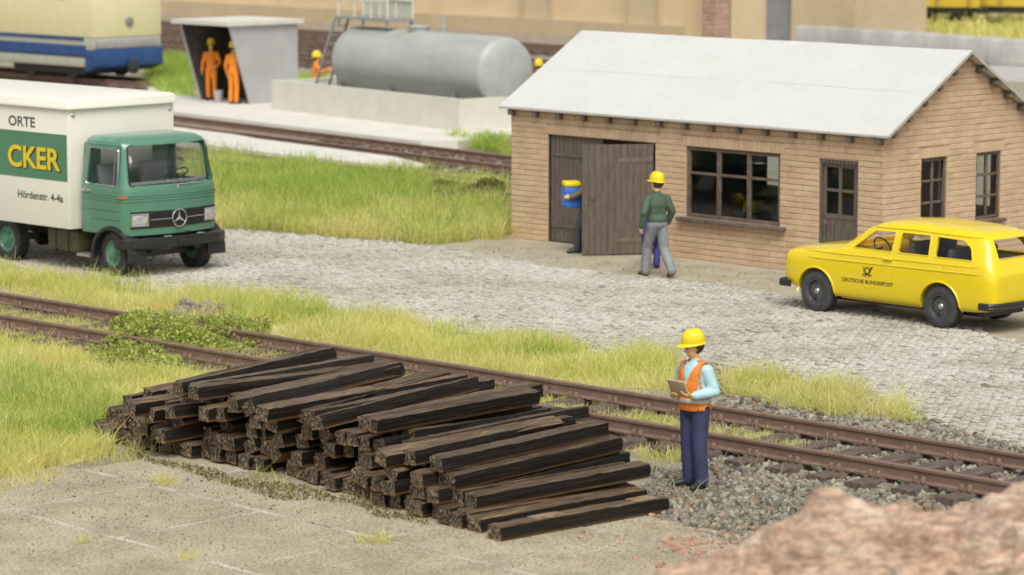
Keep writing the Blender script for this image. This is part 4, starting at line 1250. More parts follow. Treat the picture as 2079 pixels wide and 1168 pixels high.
    for k in range(3):
        v = MB()
        for s in (-1, 1): v.bar((.18, s * 1.05, .86 + k * .05), (.29, s * 1.025, .86 + k * .05), .02, .016)
        v.build("air_slot", m_green, root, bevel=.004)
    sm = put_text(root, "number_badge", "608", m_chrome, lambda x, y: (-.16 + x, -1.0535, 1.49 + y), .05, .15, .01)
    # front: grille, lamps, star, bumper
    fxy = lambda y, z: fx(z) - .19 * (y / hwz(z)) ** 2
    gr = MB()
    yy = [-.955 + 1.91 * k / 16 for k in range(17)]
    gr.loft([[(fxy(y, z) + dx, y, z) for y in yy] for z, dx in ((.862, -.01), (.862, .010), (1.16, .010), (1.16, -.01))], cap=False, closed=False)
    for k in range(7):
        z = .895 + k * .039
        gr.loft([[(fxy(y, z) + dx, y, z + dz) for y in yy] for dz, dx in ((-.010, .009), (-.006, .022), (.006, .022), (.010, .009))], cap=False, closed=False)
    gro = gr.build("grille", m_blackp, root, smooth=True, sharp=30)
    st = MB()
    X0 = fxy(0, 1.01) + .03
    st.tube([(X0, .155 * math.cos(a), 1.01 + .155 * math.sin(a)) for a in [k * math.pi / 18 for k in range(37)]], .012, 8, caps=False)
    for k in range(3):
        a = math.radians(90 + 120 * k); c_, s_ = math.cos(a), math.sin(a)
        st.add([(X0 + .012, 0, 1.01), (X0, -.026 * s_, 1.01 + .026 * c_), (X0, .15 * c_, 1.01 + .15 * s_), (X0, .026 * s_, 1.01 - .026 * c_)], [(0, 1, 2), (0, 2, 3)])
    st.build("star_emblem", m_chrome, gro, smooth=True, sharp=20, fix=False)
    for s in (-1, 1):
        t = MB(); t.tube([(fxy(y, 1.01) + .024, y, 1.01) for y in (s * .17, s * .35, s * .60)], .009, 6); t.build("grille_trim", m_chrome, gro)
        h = MB()
        oy = [s * (.63 + .33 * k / 5) for k in range(6)]
        rect = lambda dx, m_: [(fxy(y, z) + dx, y, z) for y, z in [(s * (.63 + m_), .895 + m_), (s * (.955 - m_), .895 + m_), (s * (.955 - m_), 1.125 - m_), (s * (.63 + m_), 1.125 - m_)]]
        h.loft([rect(-.01, 0), rect(.030, 0.0), rect(.036, .012), rect(.026, .026)], cap=False)
        ho = h.build("headlight", m_chrome, root, smooth=True, sharp=30)
        le = MB(); le.loft([rect(.024, .024), rect(.034, .05), rect(.036, .09)]); le.build("lens", m_lamp, ho, smooth=True)
        w = MB(); y0 = s * .15 + .05
        w.tube([(fxy(y0, 1.60) + .012, y0, 1.605), (fxy(y0 + .30, 1.60) + .028, y0 + .30, 1.60), (fxy(y0 + .5, 1.62) + .02, y0 + .5, 1.625)], .010, 6)
        w.lathe([(.02, 0), (.02, .03), (.008, .035)], 10, 'X', c=(fxy(y0, 1.6) - .005, y0, 1.60)); w.build("wiper", m_chrome, root, smooth=True)
    bd = MB(); bd.lathe([(.035, fxy(0, 1.56) - .005), (.035, fxy(0, 1.56) + .01), (.02, fxy(0, 1.56) + .016)], 16, 'X', c=(0, 0, 1.56)); bd.build("bonnet_badge", m_chrome, root, smooth=True)
    bm = MB()
    path = [(.08, -1.06), (.20, -1.13), (.33, -1.15), (.44, -1.09), (.53, -.87), (.61, -.45), (.635, 0), (.61, .45), (.53, .87), (.44, 1.09), (.33, 1.15), (.20, 1.13), (.08, 1.06)]
    sec = [(-.05, .0), (.0, -.0), (.035, .02), (.04, .10), (.035, .18), (.0, .20), (-.05, .2)]
    rings = []
    for i, (x, y) in enumerate(path):
        a, c = path[max(i - 1, 0)], path[min(i + 1, len(path) - 1)]
        tx, ty = c[0] - a[0], c[1] - a[1]; L_ = math.hypot(tx, ty); nx, ny = ty / L_, -tx / L_
        rings.append([(x + nx * o, y + ny * o, .50 + z) for o, z in sec])
    bm.loft(rings); bo = bm.build("bumper", m_blackp, root, smooth=True, sharp=40)
    pl = MB(); pl.box((.685, .12, .60), (.02, .50, .11)); pl.build("plate_holder", m_blackp, bo, bevel=.008)
    for y in (-.32, .42):
        q = MB(); q.box((.62, y, .712), (.05, .16, .022)); q.build("step_plate", m_chromed, bo, bevel=.006)
    q = MB(); q.tube([(.60, .06, .70), (.64, .06, .76), (.66, .14, .77)], .018, 8); q.build("tow_hook", m_blackp, bo, smooth=True)
    # frame, axles, tank, step
    fr = MB()
    for s in (-1, 1): fr.cbox(-6.3, .45, s * .42 - .05, s * .42 + .05, .50, .66)
    for x in (-5.6, -4.4, -2.6, -1.4): fr.cbox(x, x + .1, -.37, .37, .52, .64)
    fr.cbox(-.1, .06, -.85, .85, .30, .40); fr.cbox(-3.45, -3.3, -.8, .8, .33, .45); fr.lathe([(.02, -.2), (.2, -.12), (.2, .12), (.02, .2)], 14, 'Y', c=(-3.38, 0, .39))
    for s in (-1, 1): fr.cbox(.28, .44, s * .5 - .06, s * .5 + .06, .42, .55); fr.cbox(-.3, .3, s * .62 - .04, s * .62 + .04, .42, .47)
    fr.tube([(-.9, .2, .5), (-3, .1, .5)], .05, 8)
    fr.build("chassis", m_blackp, root)
    tk = MB(); tk.cbox(-2.0, -1.12, -.98, -.55, .32, .70); to = tk.build("fuel_tank", mat("olive_tank", (0.06, 0.06, 0.025), (0.09, 0.085, 0.035), 6, 0.4), root, bevel=.04)
    for x in (-1.75, -1.38):
        t = MB(); t.cbox(x - .015, x + .015, -.988, -.55, .312, .71); t.build("tank_strap", m_blackp, to)
    sp = MB(); sp.cbox(-1.10, -.72, -1.02, -.72, .28, .32)
    for k in range(5): sp.cbox(-1.08 + k * .075, -1.05 + k * .075, -1.02, -.74, .32, .332)
    sp.bar((-1.0, -.75, .3), (-1.0, -.45, .55), .03); sp.build("cab_step", m_chromed, root)
    wheel(root, (-.07, -.90, .40), .40, .24, -1, m_green, m_tyre, 'truck', yaw=-.10)
    wheel(root, (-.07, .86, .40), .40, .24, 1, m_green, m_tyre, 'truck', yaw=-.10)
    for s in (-1, 1): wheel(root, (-3.24, s * .86, .40), .40, .26, s, m_green, m_tyre, 'truck')
    # cream box body with lid, rivets and lettering
    bx = MB(); bx.cbox(-6.4, -1.03, -1.20, 1.20, .76, 2.955); box_ = bx.build("box_body", m_cream, root, bevel=.025)
    ld = MB()
    def lid_ring(x0, x1, y1, z, r=.06):
        return [(x0 + r, -y1, z), (x1 - r, -y1, z), (x1 - r * .3, -y1 + r * .3, z), (x1, -y1 + r, z), (x1, y1 - r, z), (x1 - r * .3, y1 - r * .3, z), (x1 - r, y1, z), (x0 + r, y1, z), (x0, y1 - r, z), (x0, -y1 + r, z)]
    ld.loft([lid_ring(-6.46, -.975, 1.245, 2.90), lid_ring(-6.47, -.965, 1.255, 2.905), lid_ring(-6.47, -.965, 1.255, 2.95), lid_ring(-6.46, -.975, 1.245, 2.965), lid_ring(-6.46, -.98, 1.24, 3.03), lid_ring(-6.44, -1.0, 1.22, 3.07), lid_ring(-6.38, -1.06, 1.16, 3.09), lid_ring(-5.5, -2.0, .3, 3.13)])
    ld.build("box_lid", m_cream, root, smooth=True, sharp=50)
    for y in (-1.10, 1.10):
        rv = MB(); rv.ell((-1.03, y, 2.80), (.030, .045, .045)); rv.build("rivet", m_chrome, root, smooth=True)
    bb = MB(); bb.cbox(-6.3, -1.085, -1.2035, -1.1995, 1.61, 2.445); bb.build("sign_band", m_band, root)
    side = lambda x0, z0, off: (lambda x, y: (x0 + x, -1.2 - off, z0 + y))
    put_text(root, "lettering", "ORTE", m_ink, side(-2.80, 2.53, .003), .185, .80, .022)
    put_text(root, "lettering", "CKER", m_bink, side(-2.80, 1.785, .0065), .395, 1.57, .03)
    put_text(root, "lettering", "CKER", m_yink, side(-2.83, 1.80, .0085), .395, 1.55, .025)
    put_text(root, "lettering", "Hördenstr. 4-4a", m_ink, side(-2.56, 1.235, .003), .14, 1.34, .022)
truck()

# ------------------------------------------------------------------ yellow post estate car
def post_car():
    root = empty("estate_car", (6.385, 48.70, 0.03), math.radians(134.2), "bright yellow post office estate car with black bumpers, parked in front of the workshop", "car")
    #      x     zb    w    zbelt wbelt zg    wg    zr
    ST = [(2.085, .56, .50, .84, .46, .87, .38, .885), (2.07, .50, .62, .88, .57, .915, .46, .93), (2.00, .42, .73, .93, .66, .965, .54, .975), (1.80, .34, .785, .965, .715, .995, .58, 1.015), (1.30, .28, .81, 1.01, .75, 1.03, .60, 1.085),
          (.95, .265, .815, 1.05, .765, 1.075, .63, 1.145), (.80, .265, .815, 1.065, .765, 1.10, .66, 1.17), (.52, .265, .815, 1.075, .765, 1.27, .645, 1.345), (.28, .265, .815, 1.08, .765, 1.415, .625, 1.515), (.12, .265, .815, 1.08, .765, 1.455, .63, 1.57),
          (-.5, .265, .815, 1.08, .765, 1.475, .64, 1.615), (-1.2, .265, .815, 1.08, .765, 1.47, .64, 1.61), (-1.80, .27, .81, 1.08, .76, 1.435, .625, 1.565), (-2.00, .29, .80, 1.07, .75, 1.38, .60, 1.49), (-2.10, .31, .79, 1.03, .735, 1.20, .60, 1.27),
          (-2.20, .33, .76, .96, .70, 1.0, .60, 1.03), (-2.25, .36, .70, .88, .64, .91, .54, .925), (-2.265, .42, .60, .82, .55, .85, .44, .86)]
    def ring(s, inset=0.0, zb_=None):
        x, zb, w, zt, wt, zg, wg, zr = s
        w, wt, wg, zg, zr = w - inset, wt - inset, wg - inset, zg - inset * .5, zr - inset
        zb = zb if zb_ is None else zb_
        zc = min(.86, zb + (zt - zb) * .72)
        h = [(0, zb), (w * .90, zb), (w * .985, zb + (zt - zb) * .07), (w, zb + (zt - zb) * .40), (w * .995, zb + (zt - zb) * .70), (w * .975, zb + (zt - zb) * .87), (wt, zt), (wt - (wt - wg) * .35, zt + (zg - zt) * .35), (wg + .012, zg - (zg - zt) * .1), (wg * .90, zg + (zr - zg) * .55), (wg * .62, zr - (zr - zg) * .12), (0, zr)]
        return [(x, y, z) for y, z in h] + [(x, -y, z) for y, z in h[1:-1]][::-1]
    b = MB(); b.loft([ring(s) for s in ST]); base = subsurf(b.mesh("body", m_yel), 2)
    bv = bvh_of(base)
    b = MB(); inner = [list(s) for s in ST[6:14]]; inner[0][0] = .72; inner[-1][0] = -2.03
    b.loft([ring(s, .055, .76) for s in inner]); cav = subsurf(b.mesh("cut", m_yel), 2)
    def rounded(poly, r=.04, n=4):
        out = []; m = len(poly)
        for i in range(m):
            p, a, c = Vector(poly[i]), Vector(poly[i - 1]), Vector(poly[(i + 1) % m])
            u, w = (a - p).normalized(), (c - p).normalized()
            for k in range(n + 1):
                t = k / n; q = (p + u * r) * (1 - t) ** 2 + p * 2 * t * (1 - t) + (p + w * r) * t ** 2
                out.append((q.x, q.y))
        return out
    WIN = [rounded([(.56, 1.105), (-.25, 1.105), (-.26, 1.415), (.17, 1.405)]), rounded([(-.355, 1.105), (-.985, 1.105), (-.955, 1.42), (-.375, 1.42)]), rounded([(-1.095, 1.10), (-1.83, 1.10), (-1.755, 1.29), (-1.60, 1.395), (-1.075, 1.415)])]
    cuts = []
    for x in (1.28, -1.24):
        for s in (-1, 1):
            c = MB(); c.lathe([(.39, s * .50), (.39, s * 1.1)], 40, 'Y', c=(x, 0, .335)); cuts.append(c.mesh("cut", m_yel))
    cuts.append(cav)
    for wpoly in WIN:
        for s in (-1, 1):
            c = MB(); c.prism(wpoly, s * .45, s * 1.2, 'XZ'); cuts.append(c.mesh("cut", m_yel))
    c = MB(); c.prism(rounded([(-.57, 1.19), (.57, 1.19), (.52, 1.485), (-.52, 1.485)]), .13, 1.3, 'YZ'); cuts.append(c.mesh("cut", m_yel))
    c = MB(); c.prism(rounded([(-.50, 1.12), (.50, 1.12), (.46, 1.42), (-.46, 1.42)]), -2.7, -1.95, 'YZ'); cuts.append(c.mesh("cut", m_yel))
    body = finish(boolean(base, cuts), "body", m_yel, root, 32)
    def on_body(x, z, s, off=0.0):
        h = bv.ray_cast(Vector((x, s * 2.0, z)), Vector((0, -s, 0)))
        return (h[0] + h[1] * off) if h[0] is not None else Vector((x, s * .8, z))
    # glass, wheel arch lips, creases, gaps
    for s in (-1, 1):
        for wpoly in WIN:
            g = MB(); q = [on_body(x, z, s, -.022) for x, z in wpoly]
            g.add(q, [tuple(range(len(q)))]); go = g.build("side_window", m_carglass, root, fix=False)
            f = MB(); q = [on_body(x, z, s, .002) for x, z in wpoly]; f.tube(q + [q[0], q[1]], .010, 6); f.build("window_frame", m_yel, go, smooth=True)
        for x in (1.28, -1.24):
            a = MB(); q = []
            for k in range(19):
                t = math.radians(-6 + 192 * k / 18)
                q.append(on_body(x + .395 * math.cos(t), max(.29, .335 + .395 * math.sin(t)), s, .004))
            a.tube(q, .016, 7); a.build("arch_lip", m_yel, root, smooth=True)
        for z0, z1, xa, xb in ((.985, 1.01, 1.62, -2.0), (.885, .905, 1.45, -2.05)):
            a = MB(); q = [on_body(xa + (xb - xa) * k / 24, z0 + (z1 - z0) * k / 24, s, .0) for k in range(25)]
            a.tube(q, [.004] + [.013] * 23 + [.004], 8); a.build("side_crease", m_yel, root, smooth=True)
        a = MB(); q = [on_body(.30 - 2.2 * k / 20, 1.475 - .02 * abs(k - 8) / 8, s, .004) for k in range(21)]
        a.tube([on_body(.62, 1.20, s, .004), on_body(.44, 1.33, s, .004)] + q, .013, 7); a.build("rain_gutter", m_yel, root, smooth=True)
        a = MB(); a.tube([on_body(.86 - 1.6 * k / 8, .275, s, .002) for k in range(9)], .02, 7); a.build("sill", m_yel, root, smooth=True)
        gp = MB()
        for line in ([(.80, 1.06), (.765, .95), (.755, .6), (.75, .30)], [(-.325, 1.07), (-.33, .7), (-.34, .30)]):
            gp.tube([on_body(x, z, s, -.001) for x, z in line], .0045, 5)
        gp.build("door_gap", mat("yellow_shadow_gap", (0.35, 0.22, 0.004)), root)
        lv = MB()
        for k in range(18):
            if k in (5, 11): continue
            x = -1.07 - k * .041; p, q = on_body(x, .905, s, .003), on_body(x, 1.0, s, .003); lv.tube([p, q], .008, 6)
        lv.build("air_louvre", m_yel, root, smooth=True)
        h = MB(); q = [on_body(-.10 - .19 * k / 4, .985, s, .022) for k in range(5)]; h.tube(q, [.012, .018, .018, .018, .012], 8); h.build("door_handle", m_yel, root, smooth=True)
        wheel(root, (1.28, s * .69, .335), .335, .19, s, m_darkrim, m_tyre_grey, 'car', yaw=.0)
        wheel(root, (-1.24, s * .69, .335), .335, .19, s, m_darkrim, m_tyre_grey, 'car')
        hl = MB(); hl.lathe([(.105, 0), (.105, .05), (.08, .075), (.02, .085)], 20, 'X', c=(1.98, s * .50, .77)); hl.build("headlight", m_lamp, root, smooth=True)
        il = MB(); il.ell((1.985, s * .60, .62), (.05, .07, .035)); il.build("indicator", m_yel, root, smooth=True)
        tl = MB(); tl.ell((-2.17, s * .62, .86), (.05, .06, .10)); tl.build("tail_light", m_orangelamp, root, smooth=True)
    for x0, sg in ((2.09, 1), (-2.27, -1)):
        bm = MB(); path = [(x0 - sg * .26, -.80), (x0 - sg * .07, -.80), (x0 + sg * .0, -.72), (x0 + sg * .05, -.4), (x0 + sg * .06, 0), (x0 + sg * .05, .4), (x0, .72), (x0 - sg * .07, .80), (x0 - sg * .26, .80)]
        rings = []
        for i, (x, y) in enumerate(path):
            a, c = path[max(i - 1, 0)], path[min(i + 1, len(path) - 1)]
            tx, ty = c[0] - a[0], c[1] - a[1]; L_ = math.hypot(tx, ty); nx, ny = sg * ty / L_, -sg * tx / L_
            rings.append([(x + nx * o, y + ny * o, .36 + z) for o, z in ((-.04, 0), (.01, 0), (.03, .03), (.018, .055), (.03, .08), (.01, .11), (-.04, .11))])
        bm.loft(rings); bm.build("bumper", m_blackp, root, smooth=True, sharp=40)
    # interior and underside
    inb = MB(); inb.cbox(-1.95, .62, -.66, .66, .745, .765); inb.build("cabin_floor", m_yelin, root)
    dd = MB(); dd.prism([(.70, .78), (.70, 1.12), (.50, 1.13), (.46, .95), (.46, .78)], -.62, .62, 'XZ'); dd.build("dashboard", m_yelin, root, bevel=.01)
    for y in (-.33, .33):
        s_ = MB(); s_.box((-.22, y, .86), (.46, .48, .14)); s_.box((-.46, y, 1.05), (.12, .48, .46), Matrix.Rotation(-.2, 3, 'Y')); s_.build("seat", m_dseat, root, bevel=.05)
    s_ = MB(); s_.box((-1.0, 0, .86), (.46, 1.2, .14)); s_.box((-1.25, 0, 1.02), (.12, 1.2, .42), Matrix.Rotation(-.15, 3, 'Y')); s_.build("rear_bench", m_dseat, root, bevel=.05)
    s_ = MB(); s_.cbox(-1.95, -1.35, -.6, .6, .80, 1.08); s_.build("load_cover", m_dseat, root, bevel=.05)
    w = MB(); R = Matrix.Rotation(math.radians(-55), 3, 'Y')
    w.tube([R @ Vector((.18 * math.cos(a), .18 * math.sin(a), 0)) + Vector((.28, .33, 1.10)) for a in [k * math.pi / 10 for k in range(21)]], .013, 8, caps=False); w.bar((.28, .33, 1.10), (.5, .33, 1.0), .03)
    w.build("steering_wheel", m_blackp, root, smooth=True)
    un = MB(); un.cbox(-1.9, 1.8, -.5, .5, .20, .30)
    for x in (1.28, -1.24): un.tube([(x, -.62, .335), (x, .62, .335)], .04, 8)
    un.build("underbody", m_blackp, root)
    # writing and post horn on the doors
    for s in (1, -1):
        fm = (lambda x, y: on_body(.715 - x, .56 + y, 1, .003)) if s > 0 else (lambda x, y: on_body(-.33 + x, .56 + y, -1, .003))
        v, f = text_shape("DEUTSCHE BUNDESPOST", 1.0, 1.0, .02)
        wmax = max(p[0] for p in v); t = MB(); t.add([fm(x / wmax * 1.045, y / .729 * .062) for x, y in v], f); t.build("lettering", m_bink, root, fix=False)
        e = MB(); cx = .195
        q = lambda x, y: on_body(cx - s * x, .76 + y, s, .004)
        ringp = [q(-.005 + .046 * math.cos(a), .012 + .046 * math.sin(a)) for a in [math.radians(t_) for t_ in range(-35, 316, 13)]]
        e.tube(ringp, .0075, 6)
        def flat(pts): e.add([q(*p) for p in pts], [tuple(range(len(pts)))])
        flat([(.032, -.018), (.05, -.03), (.075, .02), (.098, .058), (.118, .082), (.095, .075), (.064, .072), (.048, .062), (.052, .03), (.045, .0)])
        e.tube([q(.03, -.022), q(.0, -.045), (q(-.045, -.03)), q(-.075, .0), q(-.088, .035), q(-.092, .06)], [.008, .007, .006, .005, .004, .003], 6)
        for dx, dy in ((-.105, -.062), (-.075, -.085), (-.035, -.095), (.03, -.092), (.066, -.085), (.096, -.062)):
            sx = 1 if dx > 0 else -1
            e.tube([q(dx * .25, -.045), q(dx * .62, -.05 + dy * .12), q(dx * .80, dy * .85), q(dx, dy)], [.004, .005, .006, .004], 6)
        for dx in (-.06, -.04): e.tube([q(dx - .01, .005), q(dx * 1.7, .07)], .003, 5)
        e.build("post_horn_emblem", m_bink, root, smooth=True)
post_car()

# ------------------------------------------------------------------ people
SKIN = mat("figure_skin", (0.72, 0.43, 0.17), (0.78, 0.48, 0.20), 14, 0.5)
m_eye = mat("painted_eye", (0.06, 0.04, 0.03), (0.08, 0.05, 0.04), 30, 0.5)
m_lip = mat("painted_lip", (0.50, 0.20, 0.10), (0.55, 0.23, 0.12), 30, 0.5)
m_helmet = mat("helmet_yellow", (0.80, 0.62, 0.01), (0.84, 0.67, 0.015), 10, 0.38)
m_hair = mat("dark_hair", (0.03, 0.022, 0.016), (0.05, 0.038, 0.03), 60, 0.6, 0.006, 60)
m_boot = mat("black_boot", (0.022, 0.022, 0.022), (0.035, 0.034, 0.033), 30, 0.45, 0.002, 60)
m_bootb = mat("brown_boot", (0.13, 0.055, 0.03), (0.18, 0.08, 0.045), 30, 0.55, 0.002, 60)

def person(loc, yaw, label, mats, pose, group=None, vox=0.013, helmet=True, scale=1.0, bulk=1.0, hs=1.12):
    """one continuous body grown from tapered limbs; faces +X. mats: region -> material; pose: joint overrides"""
    J = dict(pelvis=(0, 0, .95), waist=(0, 0, 1.08), chest=(.0, 0, 1.30), neck=(-.01, 0, 1.49), head=(.02, 0, 1.655),
             shL=(0, .185, 1.395), elL=(-.02, .265, 1.13), wrL=(.06, .27, .88), shR=(0, -.185, 1.395), elR=(-.02, -.265, 1.13), wrR=(.06, -.27, .88),
             hipL=(0, .095, .92), knL=(.02, .10, .50), anL=(-.02, .10, .09), toL=(.17, .12, .035), hipR=(0, -.095, .92), knR=(.02, -.10, .50), anR=(-.02, -.10, .09), toR=(.17, -.12, .035),
             hdir=(1, 0, 0), handL=(.25, 0, -1), handR=(.25, 0, -1), palmL=(0, -1, 0), palmR=(0, 1, 0), curl=.6)
    J.update(pose)
    V = {k: (Vector(v) if isinstance(v, tuple) else v) for k, v in J.items()}
    P = []                                               # (region, a, b, ra, rb) capsules; ellipsoids have b = None, ra = radii, rb = rotation
    cap = lambda reg, a, b, ra, rb: P.append((reg, Vector(a), Vector(b), ra, rb))
    def ell(reg, c, r, R=None): P.append((reg, Vector(c), None, r, R or Matrix.Identity(3)))
    up = (V['chest'] - V['pelvis']).normalized()
    acr = (V['shL'] - V['shR']).normalized()
    fw = acr.cross(up).normalized()
    TR = Matrix((fw, acr, up)).transposed()
    ell('top', V['chest'] + fw * .0, (.125 * bulk, .185 * bulk, .205), TR); ell('top', (V['chest'] + V['waist']) / 2 + fw * .012, (.125 * bulk, .168 * bulk, .20), TR)
    ell('top', V['waist'] - up * .05, (.130 * bulk, .170 * bulk, .13), TR)
    ell('top', V['chest'] + up * .10, (.095, .195, .075), TR)
    ell('trouser', V['pelvis'], (.128 * bulk, .168 * bulk, .12), TR)
    cap('skin', V['neck'] - up * .03, V['neck'] + (V['head'] - V['neck']) * .5, .056, .053)
    cap('collar', V['neck'] - up * .035, V['neck'] + up * .0, .074, .066)
    for s in 'LR':
        cap('top', V['sh' + s], V['el' + s], .070 * bulk, .060 * bulk); cap('top', V['el' + s], V['wr' + s] + (V['el' + s] - V['wr' + s]).normalized() * .03, .060 * bulk, .050 * bulk); cap('top', V['neck'] - up * .075, V['sh' + s], .055, .062 * bulk)
        cap('trouser', V['hip' + s], V['kn' + s], .096 * bulk, .078 * bulk); cap('trouser', V['kn' + s], V['an' + s] + Vector((0, 0, .01)), .077 * bulk, .072 * bulk)
        # shoe: heel, instep, toe
        a, t = V['an' + s], V['to' + s]
        d = (t - a); d.z = 0; d.normalize()
        cap('shoe', a + Vector((0, 0, -.02)), a - d * .025 + Vector((0, 0, -.05)), .05, .042)
        cap('shoe', a + Vector((0, 0, -.015)), t, .050, .037)
        # hand
        w = V['wr' + s]; hd = V['hand' + s].normalized(); pn = V['palm' + s]; pn = (pn - hd * pn.dot(hd)).normalized(); sd = hd.cross(pn)
        th = 1 if s == 'L' else -1
        Rh = Matrix((hd, sd, pn)).transposed()
        cap('skin', w + (V['el' + s] - w).normalized() * .03, w + hd * .02, .030, .029)
        ell('skin', w + hd * .055, (.055, .042, .020), Rh)
        for k in range(4):
            o = (k - 1.5) * .0215
            ln = (.070, .080, .076, .060)[k] * .92
            p0 = w + hd * .092 + sd * o
            c1 = J['curl'] * .7; c2 = J['curl'] * 1.6
            p1 = p0 + (hd * math.cos(c1) + pn * math.sin(c1)) * ln * .55
            p2 = p1 + (hd * math.cos(c2) + pn * math.sin(c2)) * ln * .5
            cap('skin', p0, p1, .0105, .010); cap('skin', p1, p2, .010, .0088)
        ts = sd * (-.04 * th * (1 if pn.dot(fw) > -2 else 1))
        p0 = w + hd * .03 + ts * .7; p1 = p0 + (hd * .5 + ts.normalized() * .6 + pn * .35).normalized() * .042; p2 = p1 + (hd * .85 + pn * .5).normalized() * .034
        cap('skin', p0, p1, .014, .012); cap('skin', p1, p2, .0115, .0095)
    # head with a face
    hx = V['hdir'].normalized(); hz = (V['head'] - V['neck']).normalized(); hy = hz.cross(hx).normalized(); hz = hx.cross(hy).normalized()
    HR = Matrix((hx, hy, hz)).transposed(); H = V['head']
    at = lambda x, y, z: H + (hx * x + hy * y + hz * z) * hs
    hr = lambda *r_: tuple(q_ * hs for q_ in r_)
    ell('skin', at(0, 0, .025), hr(.092, .076, .098), HR); ell('skin', at(.022, 0, -.045), hr(.070, .060, .075), HR); ell('skin', at(.05, 0, -.088), hr(.032, .034, .026), HR)
    cap('skin', at(.086, 0, .018), at(.108, 0, -.022), .010, .015)
    ell('skin', at(.072, 0, -.055), hr(.026, .030, .018), HR)
    for s in (-1, 1):
        ell('skin', at(-.008, s * .078, -.005), hr(.018, .010, .030), HR); ell('skin', at(.070, s * .034, .035), hr(.018, .026, .012), HR)
    root = empty("person", loc, yaw, label, "person", group)
    b = MB()
    for reg, a, c, ra, rb in P:
        if c is None: b.ell(a, ra, 14, 10, rb)
        else:
            d = (c - a).normalized() if (c - a).length > 1e-6 else Vector((0, 0, 1))
            pts, rs = [], []
            for t in (-1, -.8, -.45): pts.append(a + d * ra * t); rs.append(max(ra * math.sqrt(max(0, 1 - t * t)), .0005))
            pts.append(a); rs.append(ra); pts.append(c); rs.append(rb)
            for t in (.45, .8, 1): pts.append(c + d * rb * t); rs.append(max(rb * math.sqrt(max(0, 1 - t * t)), .0005))
            b.tube(pts, rs, 12)
    o = temp(b.mesh("body", SKIN))
    md = o.modifiers.new("r", 'REMESH'); md.mode = 'VOXEL'; md.voxel_size = vox
    md = o.modifiers.new("s", 'SMOOTH'); md.iterations = 4; md.factor = .45
    me = evaluated(o)
    # colour each face by the limb it grew from
    co = np.empty(len(me.polygons) * 3); me.polygons.foreach_get('center', co); co = co.reshape(-1, 3)
    best = np.full(len(co), 1e9); reg = np.zeros(len(co), int)
    names = list(dict.fromkeys([p[0] for p in P])) + ['eye', 'lip']
    for rg, a, c, ra, rb in P:
        if c is None:
            q = (co - np.array(a)) @ np.array(rb); d = (np.linalg.norm(q / np.array(ra), axis=1) - 1) * min(ra)
        else:
            ab = np.array(c - a); L2 = max((ab ** 2).sum(), 1e-9); t = np.clip(((co - np.array(a)) @ ab) / L2, 0, 1)
            d = np.linalg.norm(co - (np.array(a) + t[:, None] * ab), axis=1) - (ra + (rb - ra) * t)
        k = d < best; best[k] = d[k]; reg[k] = names.index(rg)
    ql = (co - np.array(H)) @ np.array(HR) / hs
    for s in (-1, 1):
        k = (np.hypot((ql[:, 1] - s * .034) / 1.35, ql[:, 2] - .018) < .0095) & (ql[:, 0] > .03); reg[k] = names.index('eye')
    k = (np.hypot((ql[:, 1]) / 2.6, ql[:, 2] + .056) < .0075) & (ql[:, 0] > .05); reg[k] = names.index('lip')
    if 'hem' in J:                                        # jacket falls over the trouser waist
        z0 = J['hem']; k = (co[:, 2] < z0) & (reg == names.index('top')) & (np.abs(co[:, 1]) < .2) & (co[:, 2] > .5); 
        arms = np.zeros(len(co), bool)
        for s in 'LR':
            for p_, q_ in (('sh', 'el'), ('el', 'wr')):
                a, c = np.array(V[p_ + s]), np.array(V[q_ + s]); ab = c - a; t = np.clip(((co - a) @ ab) / (ab ** 2).sum(), 0, 1)
                arms |= np.linalg.norm(co - (a + t[:, None] * ab), axis=1) < .085
        reg[k & ~arms] = names.index('trouser')
        k = (co[:, 2] >= z0) & (reg == names.index('trouser')); reg[k] = names.index('top')
    mt = {'skin': SKIN, 'eye': m_eye, 'lip': m_lip}; mt.update(mats)
    mt.setdefault('collar', mt['top'])
    me.materials.clear()
    for n_ in names: me.materials.append(mt[n_])
    me.polygons.foreach_set('material_index', reg.astype(np.int32)); me.polygons.foreach_set('use_smooth', np.ones(len(me.polygons), bool))
    me.name = "body"
    body = link(bpy.data.objects.new("body", me), root)
    # hair and helmet
    hb = MB()
    hb.ell(at(-.018, 0, .03), hr(.090, .084, .098), 18, 12, HR)
    hb.v = [tuple(Vector(p)) for p in hb.v]
    keep = lambda p: not ((Vector(p) - H).dot(hx) > .02 and (Vector(p) - H).dot(hz) < .06)
    idx = [keep(p) for p in hb.v]
    hb.f = [f for f in hb.f if all(idx[i] for i in f)]; hb.mi = [0] * len(hb.f)
    # trim below the nape
    hb.f = [f for f in hb.f if min((Vector(hb.v[i]) - H).dot(hz) for i in f) > -.075]; hb.mi = [0] * len(hb.f)
    ho = hb.build("hair", m_hair, root, smooth=True, fix=False)
    sd = ho.modifiers.new("t", 'SOLIDIFY'); sd.thickness = .012; sd.offset = 1
    if helmet:
        hm = MB(); hm.T = Matrix.Translation(at(-.005, 0, .045)) @ (HR @ Matrix.Rotation(-.12, 3, 'Y')).to_4x4() @ Matrix.Scale(hs * 1.06, 4)
        rr = [(1.0, .0), (1.0, .03), (.96, .062), (.86, .092), (.68, .116), (.42, .131), (.05, .137)]
        rings = [[(.118 * r_ * math.cos(a), .098 * r_ * math.sin(a), z + .004 * (abs(math.sin(a)) < .25) * (r_ < .99)) for a in [2 * math.pi * k / 28 for k in range(28)]] for r_, z in rr]
        hm.loft(rings)
        # brim, longer as a peak in front
        br = []
        for k in range(28):
            a = 2 * math.pi * k / 28; e = .012 + .048 * max(0, math.cos(a)) ** 2
            br.append((math.cos(a), math.sin(a), e))
